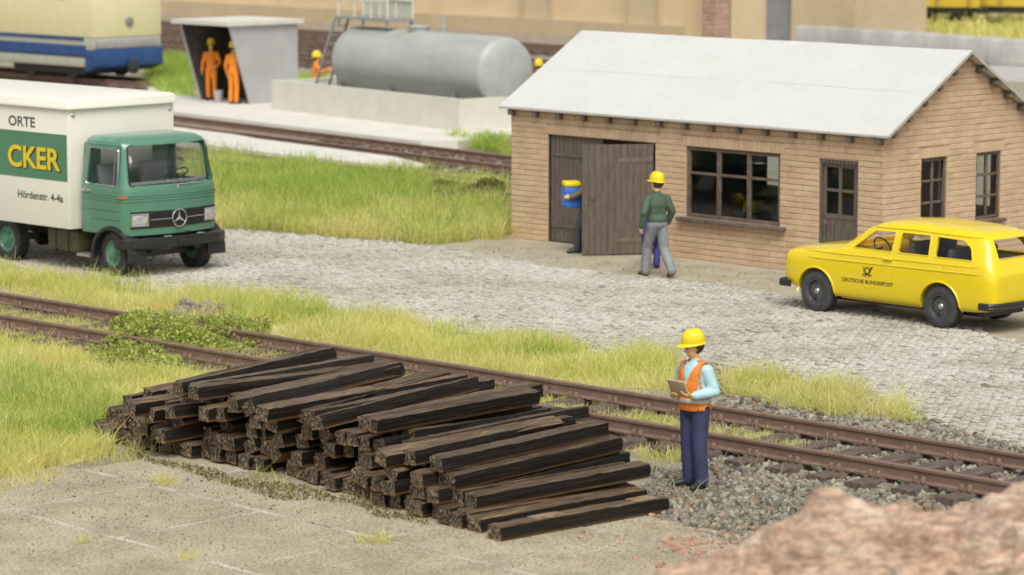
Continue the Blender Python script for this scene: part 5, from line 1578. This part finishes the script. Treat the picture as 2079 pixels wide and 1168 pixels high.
        hm.loft([[((.117) * c_, (.097) * s_, .006) for c_, s_, e in br], [((.118 + e) * c_, (.098 + e * .6) * s_, -.006 - e * .12) for c_, s_, e in br], [((.118 + e) * c_, (.098 + e * .6) * s_, -.012 - e * .12) for c_, s_, e in br], [((.112) * c_, (.092) * s_, -.004) for c_, s_, e in br]], cap=False)
        hm.build("helmet", m_helmet, root, smooth=True, sharp=50)
    root.scale = (scale,) * 3
    return root, body, at

def shell(body, root, name, m, keep, off=.012, thick=.010):
    """garment cut from the body's own surface"""
    me = body.data.copy(); me.name = name
    b = bmesh.new(); b.from_mesh(me)
    dead = [f for f in b.faces if not keep(f.calc_center_median(), f.material_index)]
    bmesh.ops.delete(b, geom=dead, context='FACES')
    for _ in range(2): bmesh.ops.smooth_vert(b, verts=b.verts, factor=.4, use_axis_x=True, use_axis_y=True, use_axis_z=True)
    b.normal_update()
    for v in b.verts: v.co += v.normal * off
    for f in b.faces: f.material_index = 0
    b.to_mesh(me); b.free()
    me.materials.clear(); me.materials.append(m)
    o = link(bpy.data.objects.new(name, me), root)
    sd = o.modifiers.new("t", 'SOLIDIFY'); sd.thickness = thick; sd.offset = 1
    return o

def people():
    m_navy = mat("navy_trousers", (0.035, 0.04, 0.10), (0.055, 0.06, 0.135), 8, 0.7, 0.014, 15)
    m_lblue = mat("light_blue_shirt", (0.40, 0.62, 0.66), (0.48, 0.70, 0.73), 8, 0.7, 0.014, 15)
    m_vest = mat("orange_vest", (0.72, 0.20, 0.015), (0.80, 0.25, 0.03), 9, 0.6, 0.010, 18)
    m_vestedge = mat("reflective_tape", (0.55, 0.50, 0.45), (0.70, 0.66, 0.60), 30, 0.5)
    # inspector by the sleepers, reading his notes
    hand = dict(elL=(-.03, .28, 1.16), wrL=(.20, .16, 1.12), elR=(-.03, -.28, 1.16), wrR=(.20, -.15, 1.10), handL=(.75, -.65, .1), handR=(.7, .7, .05), palmL=(-.2, -.4, .9), palmR=(-.2, .4, .9), curl=.55,
                hdir=(.80, -.55, -.24), head=(.015, -.005, 1.655), toL=(.17, .13, .035), anL=(-.02, .105, .09), anR=(-.03, -.10, .09), toR=(.11, -.21, .035), knR=(.0, -.10, .5))
    L = G(1400, 990); root, body, at = person((2.115, 34.84, 0.012), math.radians(224), "man in a yellow helmet and orange vest reading a board between sleepers and rails",
        dict(top=m_lblue, trouser=m_navy, shoe=m_boot), hand, vox=.0115, bulk=1.12, hs=1.12)
    names = [m_.name for m_ in body.data.materials]
    top = {i for i, n in enumerate(names) if n == m_lblue.name or n == m_navy.name}
    def vest_keep(c, mi):
        if mi not in top or not (.93 < c.z < 1.50): return False
        if abs(c.y) > .165 + .02 * (c.z < 1.2): return False
        if c.x > .18: return False
        arm = abs(c.y) > .14 and c.z < 1.36 and c.x > .09
        if arm: return False
        if c.x > .03 and c.z > 1.22 and abs(c.y) < (c.z - 1.22) * .38: return False      # open neck
        return True
    v = shell(body, root, "vest", m_vest, vest_keep)
    shell(body, root, "belt_tape", m_vestedge, lambda c, mi: mi in top and 1.015 < c.z < 1.06 and abs(c.y) < .19 and c.x < .15, .021, .008)
    nb = MB()
    R = Matrix.Rotation(math.radians(224), 3, 'Z')
    nb.box((0, 0, 0), (.20, .27, .018)); nb.box((0, 0, .013), (.19, .255, .008))
    nbo = nb.build("notepad", mat("tan_board", (0.42, 0.33, 0.20), (0.50, 0.40, 0.26), 9, .7), bevel=.004)
    pg = MB(); pg.box((.0, 0, .020), (.18, .24, .004)); pg.build("page", mat("paper", (0.80, 0.79, 0.74), (0.84, 0.83, 0.79), 9, .8), nbo)
    cl = MB(); cl.box((.085, 0, .026), (.02, .08, .012)); cl.build("clip", m_chromed, nbo, bevel=.003)
    nbo.location = Vector((2.115, 34.84, 0.012)) + R @ Vector((.285, .0, 1.21)); nbo.rotation_euler = (0, math.radians(-62), math.radians(224))
    tag(nbo, "tan board with white paper held by the inspector at the track", "clipboard")
    # man in the green jacket walking up to the doors
    m_gj = mat("green_jacket", (0.055, 0.095, 0.06), (0.085, 0.135, 0.09), 7, 0.65, 0.016, 14)
    m_gt = mat("grey_trousers", (0.20, 0.21, 0.225), (0.28, 0.29, 0.30), 7, 0.75, 0.016, 14)
    person((2.56, 53.55, 0), math.radians(118), "man in yellow helmet and green jacket walking towards the open wooden door",
        dict(top=m_gj, trouser=m_gt, shoe=m_bootb), dict(elL=(-.05, .30, 1.16), wrL=(.03, .30, .90), elR=(-.03, -.29, 1.16), wrR=(.10, -.27, .93), anL=(.20, .11, .09), toL=(.38, .13, .035), knL=(.17, .10, .52), anR=(-.30, -.13, .13), toR=(-.13, -.16, .035), knR=(-.05, -.115, .50), hem=.985,
            hdir=(.95, .30, -.05), curl=1.1, chest=(.02, 0, 1.30), palmL=(.3, -1, 0), palmR=(.3, 1, 0)), vox=.0125, bulk=1.17, hs=1.16)
    # worker half hidden by the open leaf, with the blue can
    m_ol = mat("olive_pullover", (0.13, 0.10, 0.05), (0.18, 0.14, 0.07), 7, 0.7, 0.004, 25)
    m_dt = mat("dark_trousers", (0.035, 0.04, 0.05), (0.06, 0.066, 0.08), 7, 0.7, 0.005, 25)
    person((1.40, 57.03, 0), math.radians(188), "worker stepping out between the barn doors, carrying a blue container in front",
        dict(top=m_ol, trouser=m_dt, shoe=m_boot), dict(elL=(.17, .30, 1.20), wrL=(.36, .24, 1.10), elR=(.05, -.29, 1.18), wrR=(.24, -.17, 1.12), handL=(1, -.5, .1), handR=(1, .5, .1), palmL=(0, -1, 0), palmR=(0, 1, 0), anL=(.20, .10, .09), toL=(.38, .12, .035), knL=(.17, .1, .50), anR=(.12, -.1, .09), toR=(.30, -.12, .035), knR=(.10, -.1, .5), chest=(-.03, 0, 1.28), neck=(-.06, 0, 1.46), head=(-.04, 0, 1.62), hem=.98), helmet=False, scale=.97)
    m_bl = mat("blue_plastic", (0.035, 0.14, 0.52), (0.045, 0.17, 0.58), 9, 0.35)
    c = empty("blue_container", (1.115, 57.0, .86), math.radians(188), "ribbed blue container with a yellow lid carried by the worker in the doorway", "container")
    b = MB(); b.cbox(-.17, .17, -.19, .19, 0, .40)
    b.build("tub", m_bl, c, bevel=.045)
    r_ = MB()
    for k in range(4): r_.cbox(-.176, .176, -.196, .196, .06 + k * .08, .085 + k * .08)
    r_.build("rib", m_bl, c, bevel=.008)
    b = MB(); b.cbox(-.165, .165, -.185, .185, .40, .50); b.build("lid", m_helmet, c, bevel=.04)
    # stooping worker in blue behind him
    m_ov = mat("blue_overall", (0.03, 0.036, 0.17), (0.04, 0.05, 0.21), 7, 0.7, 0.004, 25)
    person((2.505, 54.75, 0), math.radians(82), "stooping worker in blue overalls almost hidden behind the green jacketed man",
        dict(top=m_ov, trouser=m_ov, shoe=m_boot), dict(pelvis=(-.05, 0, .72), waist=(.06, 0, .82), chest=(.22, 0, .94), neck=(.40, 0, 1.02), head=(.53, 0, 1.06), hipL=(-.05, .095, .70), hipR=(-.05, -.095, .70), knL=(.20, .12, .45), knR=(.20, -.12, .45), anL=(-.02, .12, .09), anR=(-.04, -.12, .09), toL=(.16, .14, .035), toR=(.14, -.14, .035),
            shL=(.28, .14, .95), shR=(.28, -.14, .95), elL=(.38, .12, .70), elR=(.38, -.12, .70), wrL=(.44, .08, .5), wrR=(.44, -.08, .5), handL=(.3, -.2, -1), handR=(.3, .2, -1), hdir=(.7, 0, -.7)), vox=.014, scale=.9)
    # three workers in orange far behind
    m_or = mat("orange_suit", (0.80, 0.23, 0.012), (0.86, 0.28, 0.02), 6, 0.7, 0.004, 25)
    S = dict(elL=(.02, .28, 1.15), wrL=(.16, .20, 1.0), handL=(.8, -.4, 0))
    person((G(404, 206, .2).x + .35, G(404, 206, .2).y + .4, .2), math.radians(-100), "worker in orange and yellow helmet, left one inside the grey shelter", dict(top=m_or, trouser=m_or, shoe=m_boot), dict(S), "workers in orange suits", .02, scale=1.02)
    person((G(466, 212, .2).x + .12, G(466, 212, .2).y + .12, .2), math.radians(60), "worker in orange at the right front edge of the grey shelter, back turned", dict(top=m_or, trouser=m_or, shoe=m_boot), dict(elR=(.04, -.28, 1.15), wrR=(.18, -.2, 1.02)), "workers in orange suits", .02, scale=1.02)
    person((-5.84, 91.2, -.05), math.radians(10), "worker in orange standing at the ladder beside the big grey tank", dict(top=m_or, trouser=m_or, shoe=m_boot), dict(elL=(.14, .26, 1.22), wrL=(.36, .20, 1.30), handL=(1, 0, .3), elR=(.14, -.26, 1.22), wrR=(.36, -.2, 1.25), handR=(1, 0, .3)), "workers in orange suits", .02)
people()

# ------------------------------------------------------------------ background: tracks, platforms, shelter, tank, engine, buildings
def ground_poly(name, px, z0, z1, m, kind='structure', bevel=0.0):
    pts = GP(px, z1)
    b = MB(); b.prism(pts, z0, z1)
    return tag(b.build(name, m), kind=kind)
m_pale = mat("pale_render", (0.60, 0.585, 0.50), (0.66, 0.645, 0.56), 2, 0.9)
m_greyp = mat("grey_sheet", (0.40, 0.405, 0.40), (0.46, 0.465, 0.455), 1.5, 0.5)
m_tank = mat("tank_grey", (0.36, 0.375, 0.35), (0.44, 0.455, 0.42), 0.7, 0.42, c3=(0.41, 0.42, 0.39), stretch=(1, 3, 3))
m_darksteel = mat("grey_steel", (0.24, 0.25, 0.245), (0.32, 0.33, 0.32), 8, 0.5)

def back_yard():
    # bed of the far tracks
    b = MB()
    bed = GP([(300, 200), (520, 240), (860, 285), (1040, 312), (1100, 330), (1100, 400), (1040, 395), (760, 366), (560, 348), (380, 330), (200, 300)])
    b.add([(x, y, .006) for x, y in bed], [tuple(range(len(bed)))])
    tag(b.build("ballast_bed", m_bgbed), kind='structure')
    far = [(-60, 112), (30, 88), (60, 128), (-10, 165), (-60, 170)]
    far = GP([(-300, 130), (330, 108), (590, 132), (1000, 150), (1180, 190), (1180, 62), (590, 38), (-300, 10)])
    b = MB(); b.add([(x, y, .006) for x, y in far], [tuple(range(len(far)))])
    tag(b.build("ballast_bed", m_bgbed), kind='structure')
    # stones on the nearer bed
    X, Y = scatter([GP([(700, 298), (1036, 342), (1036, 372), (900, 352), (760, 330)])], 60)
    tag(stones("ballast", X, Y, .05, .15, m_ballast, 0, 1.5), kind='stuff')
    # tracks: one hidden by the meadow in front, one along the platform, two farther back
    def line(a, c, z=.30):
        p, q = G(*a, z), G(*c, z); d = q - p
        return p, math.degrees(math.atan2(d.y, d.x))
    p, ang = line((520, 316.5), (1038, 372))
    n = Vector((-math.sin(math.radians(ang)), math.cos(math.radians(ang)), 0))
    c = p - n * .755
    track((c.x, c.y), ang, -14, 14, -4, 12, "dark far track right behind the tall meadow grass", z=0.02, group="far tracks")
    p, ang = line((693, 295), (1038, 338)); n = Vector((-math.sin(math.radians(ang)), math.cos(math.radians(ang)), 0)); c = p + n * .755
    track((c.x, c.y), ang, -13, 12, -3, 12, "dark far track running along the concrete platform edge by the tank", z=0.02, group="far tracks")
    for k, (a, c_) in enumerate((((590, 112), (1180, 168)), ((590, 85), (1180, 132)), ((590, 62), (1180, 98)))):
        p, ang = line(a, c_)
        track((p.x, p.y), ang, -22, 30, -20, 28, ("rusty track just beyond the grey tank", "rusty track between the tank and the beige building, middle one of three", "rusty track nearest to the long beige building")[k], z=.02, step=.8, group="far tracks")
    # pale concrete strip between tracks, platform under shelter and tank
    ground_poly("concrete_strip", [(300, 245), (420, 262), (520, 281), (800, 318), (868, 334), (850, 344), (520, 308), (380, 288), (260, 268)], 0, .24, m_conc)
    ground_poly("platform", [(300, 212), (345, 226), (520, 247), (855, 287), (930, 287), (1045, 272), (1060, 215), (760, 150), (300, 170)], 0, .2, m_conc)
back_yard()

def trough_and_tank():
    N = G(933, 267, .2); Lf = G(552, 222, .2)
    d = (Lf - N); ln = d.length; a = math.atan2(d.y, d.x)
    rt = empty("concrete_trough", N, a, "long pale concrete trough wall around the grey tank", "trough")
    W = 3.4; h = .86; t = .16
    b = MB(); b.cbox(0, ln, -t, 0, 0, h); b.build("front_wall", m_pale, rt)
    b = MB(); b.cbox(0, ln, -W, -W + t, 0, h); b.build("rear_wall", m_pale, rt)
    b = MB(); b.cbox(0.002, t, -W + t, -t, 0, h - .003); b.build("end_wall", m_pale, rt)
    b = MB(); b.cbox(ln - t, ln - .002, -W + t, -t, 0, h - .003); b.build("end_wall", m_pale, rt)
    b = MB(); b.cbox(t, ln - t, -W + t, -t, .01, .06); b.build("floor", m_conc, rt)
    tk = empty("storage_tank", N, a, "big weathered grey cylindrical tank lying in the concrete trough", "tank")
    cy, cz, R = -1.65, 1.52, .95
    b = MB(); prof = [(.02, .0), (.5, .02), (.8, .09), (.92, .17), (.95, .25)]
    prof += [(.95, .25 + (ln - 2.45) * k / 6) for k in range(1, 7)]
    x1 = prof[-1][1]; prof += [(.92, x1 + .08), (.8, x1 + .16), (.5, x1 + .23), (.02, x1 + .25)]
    b.lathe(prof, 56, 'X', c=(0, cy, cz)); b.build("shell", m_tank, tk, smooth=True, sharp=50)
    for x in (1.6, ln * .5, ln - 2.2):
        s = MB(); s.prism([(cy - .8, .06 ), (cy + .8, .06), (cy + .72, 1.05), (cy - .72, 1.05)], x - .1, x + .1, 'YZ'); s.build("saddle", m_darksteel, tk)
    for x in (2.4, 4.6, 6.6):
        s = MB(); s.lathe([(R + .004, -.02), (R + .008, -.02), (R + .008, .02), (R + .004, .02)], 56, 'X', c=(x, cy, cz), closed=True); s.build("weld_band", m_tank, tk, smooth=True)
    s = MB(); s.lathe([(.3, 0), (.3, .12), (.34, .12), (.34, .16), (.05, .2)], 20, 'Z', c=(ln * .45, cy, cz + R - .03)); s.build("manhole", m_tank, tk, smooth=True)
    s = MB(); s.tube([(3.1, cy, cz + R - .02), (3.1, cy, cz + R + .5)], .05, 10); s.build("vent_pipe", m_tank, tk, smooth=True)
    # ladder and access platform at the left end
    lx = ln - 1.75
    la = MB(); foot, top = Vector((lx + .65, cy + .75, .06)), Vector((lx - .2, cy + .35, 2.75))
    for o in (-.24, .24):
        v = Vector((.12, o, 0)); la.bar(foot + v, top + v, .07, .05)
    for k in range(1, 10):
        p = foot.lerp(top, k / 10); la.bar(p + Vector((.12, -.24, 0)), p + Vector((.12, .24, 0)), .09, .03)
    la.build("ladder", m_darksteel, tk)
    pf = MB(); pf.cbox(lx - 2.6, lx + .1, cy - .45, cy + .45, 2.68, 2.76)
    for x in (lx - 2.5, lx - 1.25, lx):
        pf.bar((x, cy - .42, 2.5), (x, cy - .42, 2.68), .06); pf.bar((x, cy + .42, 2.5), (x, cy + .42, 2.68), .06)
    pf.build("access_platform", m_darksteel, tk)
    hr = MB()
    for y in (cy - .43, cy + .43):
        for x in (lx - 2.55, lx - 1.7, lx - .85, lx): hr.tube([(x, y, 2.76), (x, y, 3.8)], .03, 6)
        for z in (3.25, 3.8): hr.tube([(lx - 2.55, y, z), (lx, y, z)], .03, 6)
    hr.build("handrail", m_pale, tk, smooth=True)
    pn = MB(); pn.cbox(lx - 2.55, lx, cy - .47, cy - .45, 2.80, 3.75); pn.build("side_panel", mat("pale_green_panel", (0.52, 0.54, 0.42), (0.60, 0.62, 0.50), 1, .7), tk)
    # helmet of one more worker showing behind the roof corner
    for o in bpy.data.objects:
        if o.get("label", "").startswith("worker in orange standing at the ladder"):
            c = copy_tree(o); p = Vector((1.12, 96.0, 0))
            c.location = (G(1093, 122, 1.83).x, G(1093, 122, 1.83).y, 0); c.rotation_euler = (0, 0, math.radians(60))
            c["label"] = "worker whose yellow helmet just shows between tank and white roof edge"
            break
trough_and_tank()

def shelter():
    a = math.radians(-47)
    o = G(508, 212, .2)
    rt = empty("shelter", o, a, "grey open fronted shelter with slanting side walls and a flat roof", "shelter")
    # local: -x along the front to the left, +y to the back; front edge leans forward at the top
    W, H, D0, D1 = 2.42, 2.36, 1.35, 1.0
    side = [(0, 0), (D0 + .5, 0), (D0 + .5, H), (-.75, H)]
    m_shade = mat("shaded_wall", (0.05, 0.046, 0.04), (0.08, 0.075, 0.065), 3, .9)  # shade inside the shelter, painted into the wall colour
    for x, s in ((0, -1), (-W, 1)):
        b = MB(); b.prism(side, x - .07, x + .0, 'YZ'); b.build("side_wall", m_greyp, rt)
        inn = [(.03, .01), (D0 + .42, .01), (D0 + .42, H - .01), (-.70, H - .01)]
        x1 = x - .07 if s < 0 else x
        b = MB(); b.prism(inn, min(x1, x1 + s * .012), max(x1, x1 + s * .012), 'YZ'); b.build("shade_lining", m_shade, rt)  # thin inner sheet added to carry the painted shade
    b = MB(); b.cbox(-W, -.07, D0 + .43, D0 + .497, 0, H); b.build("back_wall", mat("shaded_wall", (0.05, 0.046, 0.04), (0.08, 0.075, 0.065), 3, .9), rt)  # back wall painted in the same dark shade
    b = MB(); b.cbox(-W - .2, .13, -.95, D0 + .65, H + .002, H + .13); b.build("roof", m_pale, rt)
    b = MB(); b.cbox(-W, -.07, D0 - .05, D0 + .4, .42, .48)
    for x in (-W + .3, -.4): b.cbox(x - .04, x + .04, D0, D0 + .35, .01, .42)
    b.build("bench", m_wood2, rt)
    b = MB(); b.bar((-1.2, .4, .01), (-1.2, .4, H), .09); b.build("post", m_black, rt)
    bk = MB(); bk.lathe([(.11, 0), (.15, .34), (.155, .36)], 16, 'Z', c=(-1.35, -.15, 0)); 
    bo = bk.build("bucket", m_greyp); bo.parent = None
    bo.matrix_world = Matrix.Translation(o) @ Matrix.Rotation(a, 4, 'Z'); tag(bo, "small grey bucket on the ground between the two shelter workers", "bucket")
shelter()

def engine():
    a = math.radians(-45)
    rt = empty("railcar", (-13.72, 100.2, 0), a, "cream and blue railcar waiting on the track left of the shelter", "railcar")
    m_cr = mat("railcar_cream", (0.70, 0.64, 0.36), (0.74, 0.68, 0.40), 2, .45); m_bu = mat("railcar_blue", (0.018, 0.06, 0.19), (0.03, 0.085, 0.24), 2, .4)
    m_gb = mat("buffer_grey", (0.30, 0.285, 0.28), (0.37, 0.35, 0.34), 5, .6); m_st = mat("stripe_grey", (0.38, 0.39, 0.31), (0.43, 0.44, 0.35), 3, .5)
    # local: x forward (towards lower right), y to the left; corner at the origin = front right
    Lc, W = 16, 2.85
    def body(z0, z1, m, name, g=0.0, x1=0.0):
        b = MB(); b.cbox(-Lc, x1 + g, -g, W + g, z0, z1); return b.build(name, m, rt, bevel=.04)
    body(1.70, 3.75, m_cr, "upper_body"); body(1.05, 1.28, m_bu, "lower_body"); body(1.28, 1.70, m_st, "waist_panel", -.012)
    b = MB(); b.cbox(-Lc, -.5, -.012, .004, 1.60, 1.70); b.build("blue_stripe", m_bu, rt)
    b = MB(); b.cbox(-Lc, -.4, -.014, .004, 1.12, 1.44); b.build("blue_stripe", m_bu, rt)
    body(.72, 1.05, m_st, "sole_bar", -.03, -.5)
    b = MB(); b.prism([(0.0, 1.36), (.10, 1.34), (.10, 1.62), (0.0, 1.64)], .12, W - .25, 'XZ'); b.build("end_sill", m_gb, rt, bevel=.03)
    b = MB(); b.prism([(-.5, .55), (.10, .75), (.10, 1.34), (-.5, 1.34)], .02, W - .02, 'XZ'); b.build("apron", m_bu, rt, bevel=.03)
    b = MB(); b.loft([[(-Lc, y, z) for y, z in pr] for pr in [[(0, 3.75), (.3, 4.1), (1.5, 4.25), (2.75, 4.1), (W, 3.75)]]] + [[(0, y, z) for y, z in [(0, 3.75), (.3, 4.1), (1.5, 4.25), (2.75, 4.1), (W, 3.75)]]]); b.build("roof", m_gb, rt, smooth=True)
    for y in (W * .52,):
        b = MB(); b.lathe([(.02, -.05), (.15, -.04), (.15, .05), (.12, .07), (.02, .08)], 20, 'X', c=(.02, y, 2.2)); b.build("headlight", mat("lamp_grey", (0.2, 0.2, 0.18), (0.28, 0.28, 0.25), 9, .3), rt, smooth=True)
        b = MB(); b.lathe([(.06, 0), (.07, .3), (.22, .32), (.24, .40), (.02, .44)], 20, 'X', c=(-.1, y - .05, .72)); b.build("coupler", m_black, rt, smooth=True)
    for x0, x1 in ((-2.6, -1.5), (-5.2, -3.4), (-8, -6)):
        b = MB(); b.cbox(x0, x1, -.02, .0, 2.95, 3.6); b.build("window", m_black, rt, bevel=.02)
    b = MB(); b.cbox(-.02, .02, .4, 2.45, 3.0, 3.65); b.build("windscreen", m_black, rt, bevel=.01)
    for x in (-1.7, -4.0):
        for y in (.45, W - .45):
            b = MB(); b.lathe([(.1, -.07), (.45, -.07), (.47, .07), (.1, .07)], 28, 'Y', c=(x, y, .75)); b.build("wheel", m_black, rt, smooth=True)
    b = MB(); b.cbox(-4.9, -.9, .35, W - .35, .45, .8); b.build("bogie", m_black, rt)
    c = Vector((-13.95, 100.4, 0)) + Vector((math.cos(a), math.sin(a), 0)) * 0 + Vector((-math.sin(a), math.cos(a), 0)) * W / 2
    track((c.x, c.y), -45, -16, 8, -4, 7, "track under the cream and blue railcar at the far left", z=.0, step=.8, group="far tracks")
engine()

def far_buildings():
    # long beige building behind the far tracks
    p, q = G(400, 32), G(1345, 84)
    d = q - p; a = math.atan2(d.y, d.x)
    rt = empty("warehouse", p, a, "long beige building closing off the far side of the yard", "building")
    m_be = mat("beige_render", (0.62, 0.50, 0.31), (0.70, 0.57, 0.37), .6, .9); m_be2 = mat("beige_plinth", (0.50, 0.40, 0.25), (0.56, 0.45, 0.29), 1, .9)
    ln = d.length + 1.2
    b = MB(); b.cbox(-14, ln, 0, 9, 0, 9); b.build("wall", m_be, rt)
    b = MB(); b.cbox(-14.1, ln + .1, -.3, -.01, 0, .7); b.build("plinth", m_be2, rt)
    b = MB(); b.cbox(-14.5, ln + .5, -.6, 9.6, 9.002, 9.4); b.build("roof", m_conc, rt)
    at = lambda px: (G(px, 80) - p).dot(Vector((math.cos(a), math.sin(a), 0)))
    x = d.length * .99
    for x0 in (d.length - 1.0, d.length - 7.5):
        b = MB(); b.cbox(x0 - .75, x0 + .75, -.10, -.0, 0.7, 3.4); o = b.build("door", m_st2, rt)
        b = MB(); b.cbox(x0 - 1.0, x0 - .752, -.2, -.0, 0.7, 3.6); b.cbox(x0 + .752, x0 + 1.0, -.2, 0, .7, 3.6); b.cbox(x0 - .75, x0 + .75, -.2, 0, 3.402, 3.6); b.build("door_frame", m_be2, rt)
    # second block at the right: pale pilaster, grey gate, beige wall
    p2 = G(1495, 92); rt = empty("gatehouse", p2, math.radians(-42), "beige block with a grey gate, farther right than the chimney", "building")
    b = MB(); b.cbox(-.3, 1.3, 0, 5, 0, 8); b.build("wall", m_be, rt)
    b = MB(); b.cbox(1.3, 2.8, .3, 5, 0, 8); b.build("gate", mat("grey_gate", (0.22, 0.22, 0.22), (0.27, 0.27, 0.27), 2, .6), rt)
    b = MB(); b.cbox(2.8, 6.0, 0, 5, 0, 8); b.build("wall", m_be2, rt)
    b = MB(); b.cbox(-.5, 6.2, -.3, 5.4, 8.002, 8.3); b.build("roof", m_conc, rt)
    # grey paved bank with a low stone wall, meadow and yellow wagons behind it
    pv = GP([(1560, 150), (2300, 175), (2300, 92), (1900, 86), (1640, 84), (1540, 92)])
    b = MB(); b.add([(x, y, .01) for x, y in pv], [tuple(range(len(pv)))]); tag(b.build("paved_bank", mat("grey_paving", (0.40, 0.38, 0.34), (0.50, 0.48, 0.43), .9, .9, .01, 8)), kind='structure')
    for i in range(7):
        c = G(1660 + i * 66, 104 + i * 5)
        b = MB(); b.cbox(-.9, .9, -.3, .3, 0, 1.0); b.T = None
        o = b.build("stone_block", mat("grey_block", (0.36, 0.35, 0.32), (0.46, 0.45, 0.41), 1.5, .9, .02, 6, orand=.12), bevel=.12)
        o.location = c; o.rotation_euler = (0, 0, math.radians(-30))
        tag(o, "pale grey concrete block in the row beyond the white roof", "block", "concrete blocks in a row beyond the roof")
    zf = GP([(1700, 82), (2300, 100), (2300, 40), (1700, 50)])
    b = MB(); b.add([(x, y, .012) for x, y in zf], [tuple(range(len(zf)))]); tag(b.build("meadow", mat("meadow_ground", (0.40, 0.42, 0.10), (0.54, 0.52, 0.17), .5, .95)), kind='structure')
    X, Y = scatter([zf], 12); grass("far_meadow_grass", X, Y, .5, .9, m_gy, .09)
    for i, lab in enumerate(("yellow hopper wagon behind the far meadow, nearest to the beige block", "yellow hopper wagon behind the far meadow at the right edge")):
        c = G(1880 + i * 190 - 60, 60); w = empty("wagon", c, math.radians(-20), lab, "wagon", "yellow hopper wagons")
        b = MB(); b.loft([[(-4, -1.2, 1.1), (4, -1.2, 1.1), (4, 1.2, 1.1), (-4, 1.2, 1.1)], [(-4.4, -1.5, 3.6), (4.4, -1.5, 3.6), (4.4, 1.5, 3.6), (-4.4, 1.5, 3.6)]]); b.build("hopper", mat("wagon_yellow", (0.66, 0.48, 0.05), (0.72, 0.54, 0.07), 1, .6), w)
        for k in range(6):
            b = MB(); x = -3.6 + k * 1.44; b.bar((x, -1.27, 1.1), (x * 1.05, -1.55, 3.6), .16); b.build("rib", mat("wagon_rib", (0.45, 0.30, 0.08), (0.5, 0.34, 0.1), 1, .6), w)
        b = MB(); b.cbox(-4.2, 4.2, -1.1, 1.1, .8, 1.098); b.build("frame", m_black, w)
        for x in (-3, 3):
            for y in (-.75, .75):
                b = MB(); b.lathe([(.1, -.06), (.45, -.06), (.45, .06), (.1, .06)], 24, 'Y', c=(x, y, .45)); b.build("wheel", m_black, w, smooth=True)
m_st2 = mat("dull_panel", (0.55, 0.46, 0.30), (0.60, 0.50, 0.33), 1, .8)
far_buildings()

# ------------------------------------------------------------------ boulders in the foreground
def boulder(name, pts, label, mrock, depth, base_z, seed):
    """layered rock: ridge outline pts (x, z) along the direction u, thickness depth"""
    r = random.Random(seed)
    from mathutils import noise
    b = MB()
    xs = [p[0] for p in pts]; n = 110; m = 44
    def top(x):
        for (a, c), (e, f) in zip(pts, pts[1:]):
            if x <= e: return c + (f - c) * max(0, (x - a) / (e - a))
        return pts[-1][1]
    rings = []
    for i in range(n + 1):
        x = xs[0] + (xs[-1] - xs[0]) * i / n
        h = top(x)
        edge = min(1, min(x - xs[0], xs[-1] - x) / .5 + .02)
        ring = []
        for j in range(m + 1):
            t = j / m; ang = math.pi * t
            cy, cz = math.cos(ang), math.sin(ang)
            y = -depth * math.copysign(abs(cy) ** .8, cy) * (.35 + .65 * edge)
            z = base_z + (h - base_z) * cz ** .55
            q = Vector((x, y, z))
            s = noise.fractal(q * 1.7 + Vector((seed, 0, 0)), .8, 2.1, 6) * .26
            led = (noise.noise(Vector((x * .5 + seed, y * .5, z * 5.5))) + .5 * noise.noise(Vector((x * 1.2, y, z * 13 + seed)))) * .2
            k = (s + led) * (.25 + .75 * edge)
            ring.append((x + noise.noise(q * 2.3) * .05, y - k * cy * -1.2 * -1, z + k * .6 * cz))
        rings.append(ring)
    b.loft(rings, cap=True, closed=False)
    o = b.build(name, mrock, smooth=True, sharp=40, fix=True)
    return tag(o, label, "boulder")
def rock_material():
    m = mat("sandstone", (0.40, 0.23, 0.15), (0.74, 0.60, 0.46), 1.5, 0.95, 0.05, 11, grain=(9, .6, 1.25), c3=(0.62, 0.435, 0.31), stretch=(1, 1, 3.2), detail=7, contrast=(.3, .7), speck=(7, .66, (0.60, 0.53, 0.46)))
    return m
mr = rock_material()
# the heap stands close to the camera, so only its top reaches into the frame
up_ = lambda pts: [(x * .85, 1.207 + .83 * z) for x, z in pts]
r1 = boulder("boulder", up_([(-1.75, -.2), (-1.45, .25), (-1.0, .66), (-.5, .96), (.05, 1.25), (.22, 1.22), (.55, 1.0), (.9, .92), (1.3, .7), (1.8, .3)]), "reddish sandstone boulder with a pointed top, left of the bigger one, nearest the camera", mr, .75, -.2, 3.0)
r1.location = (1.70, 21.9, 0.0)
r2 = boulder("boulder", up_([(-1.9, .3), (-1.3, .95), (-.75, 1.32), (-.3, 1.50), (.1, 1.46), (.45, 1.54), (.8, 1.40), (1.05, 1.52), (1.4, 1.70), (2.2, 1.76), (3.0, 1.5), (3.6, .6)]), "biggest reddish sandstone boulder in the bottom right corner", mr, .95, -.2, 7.0)
r2.location = (2.55, 22.1, 0.0)
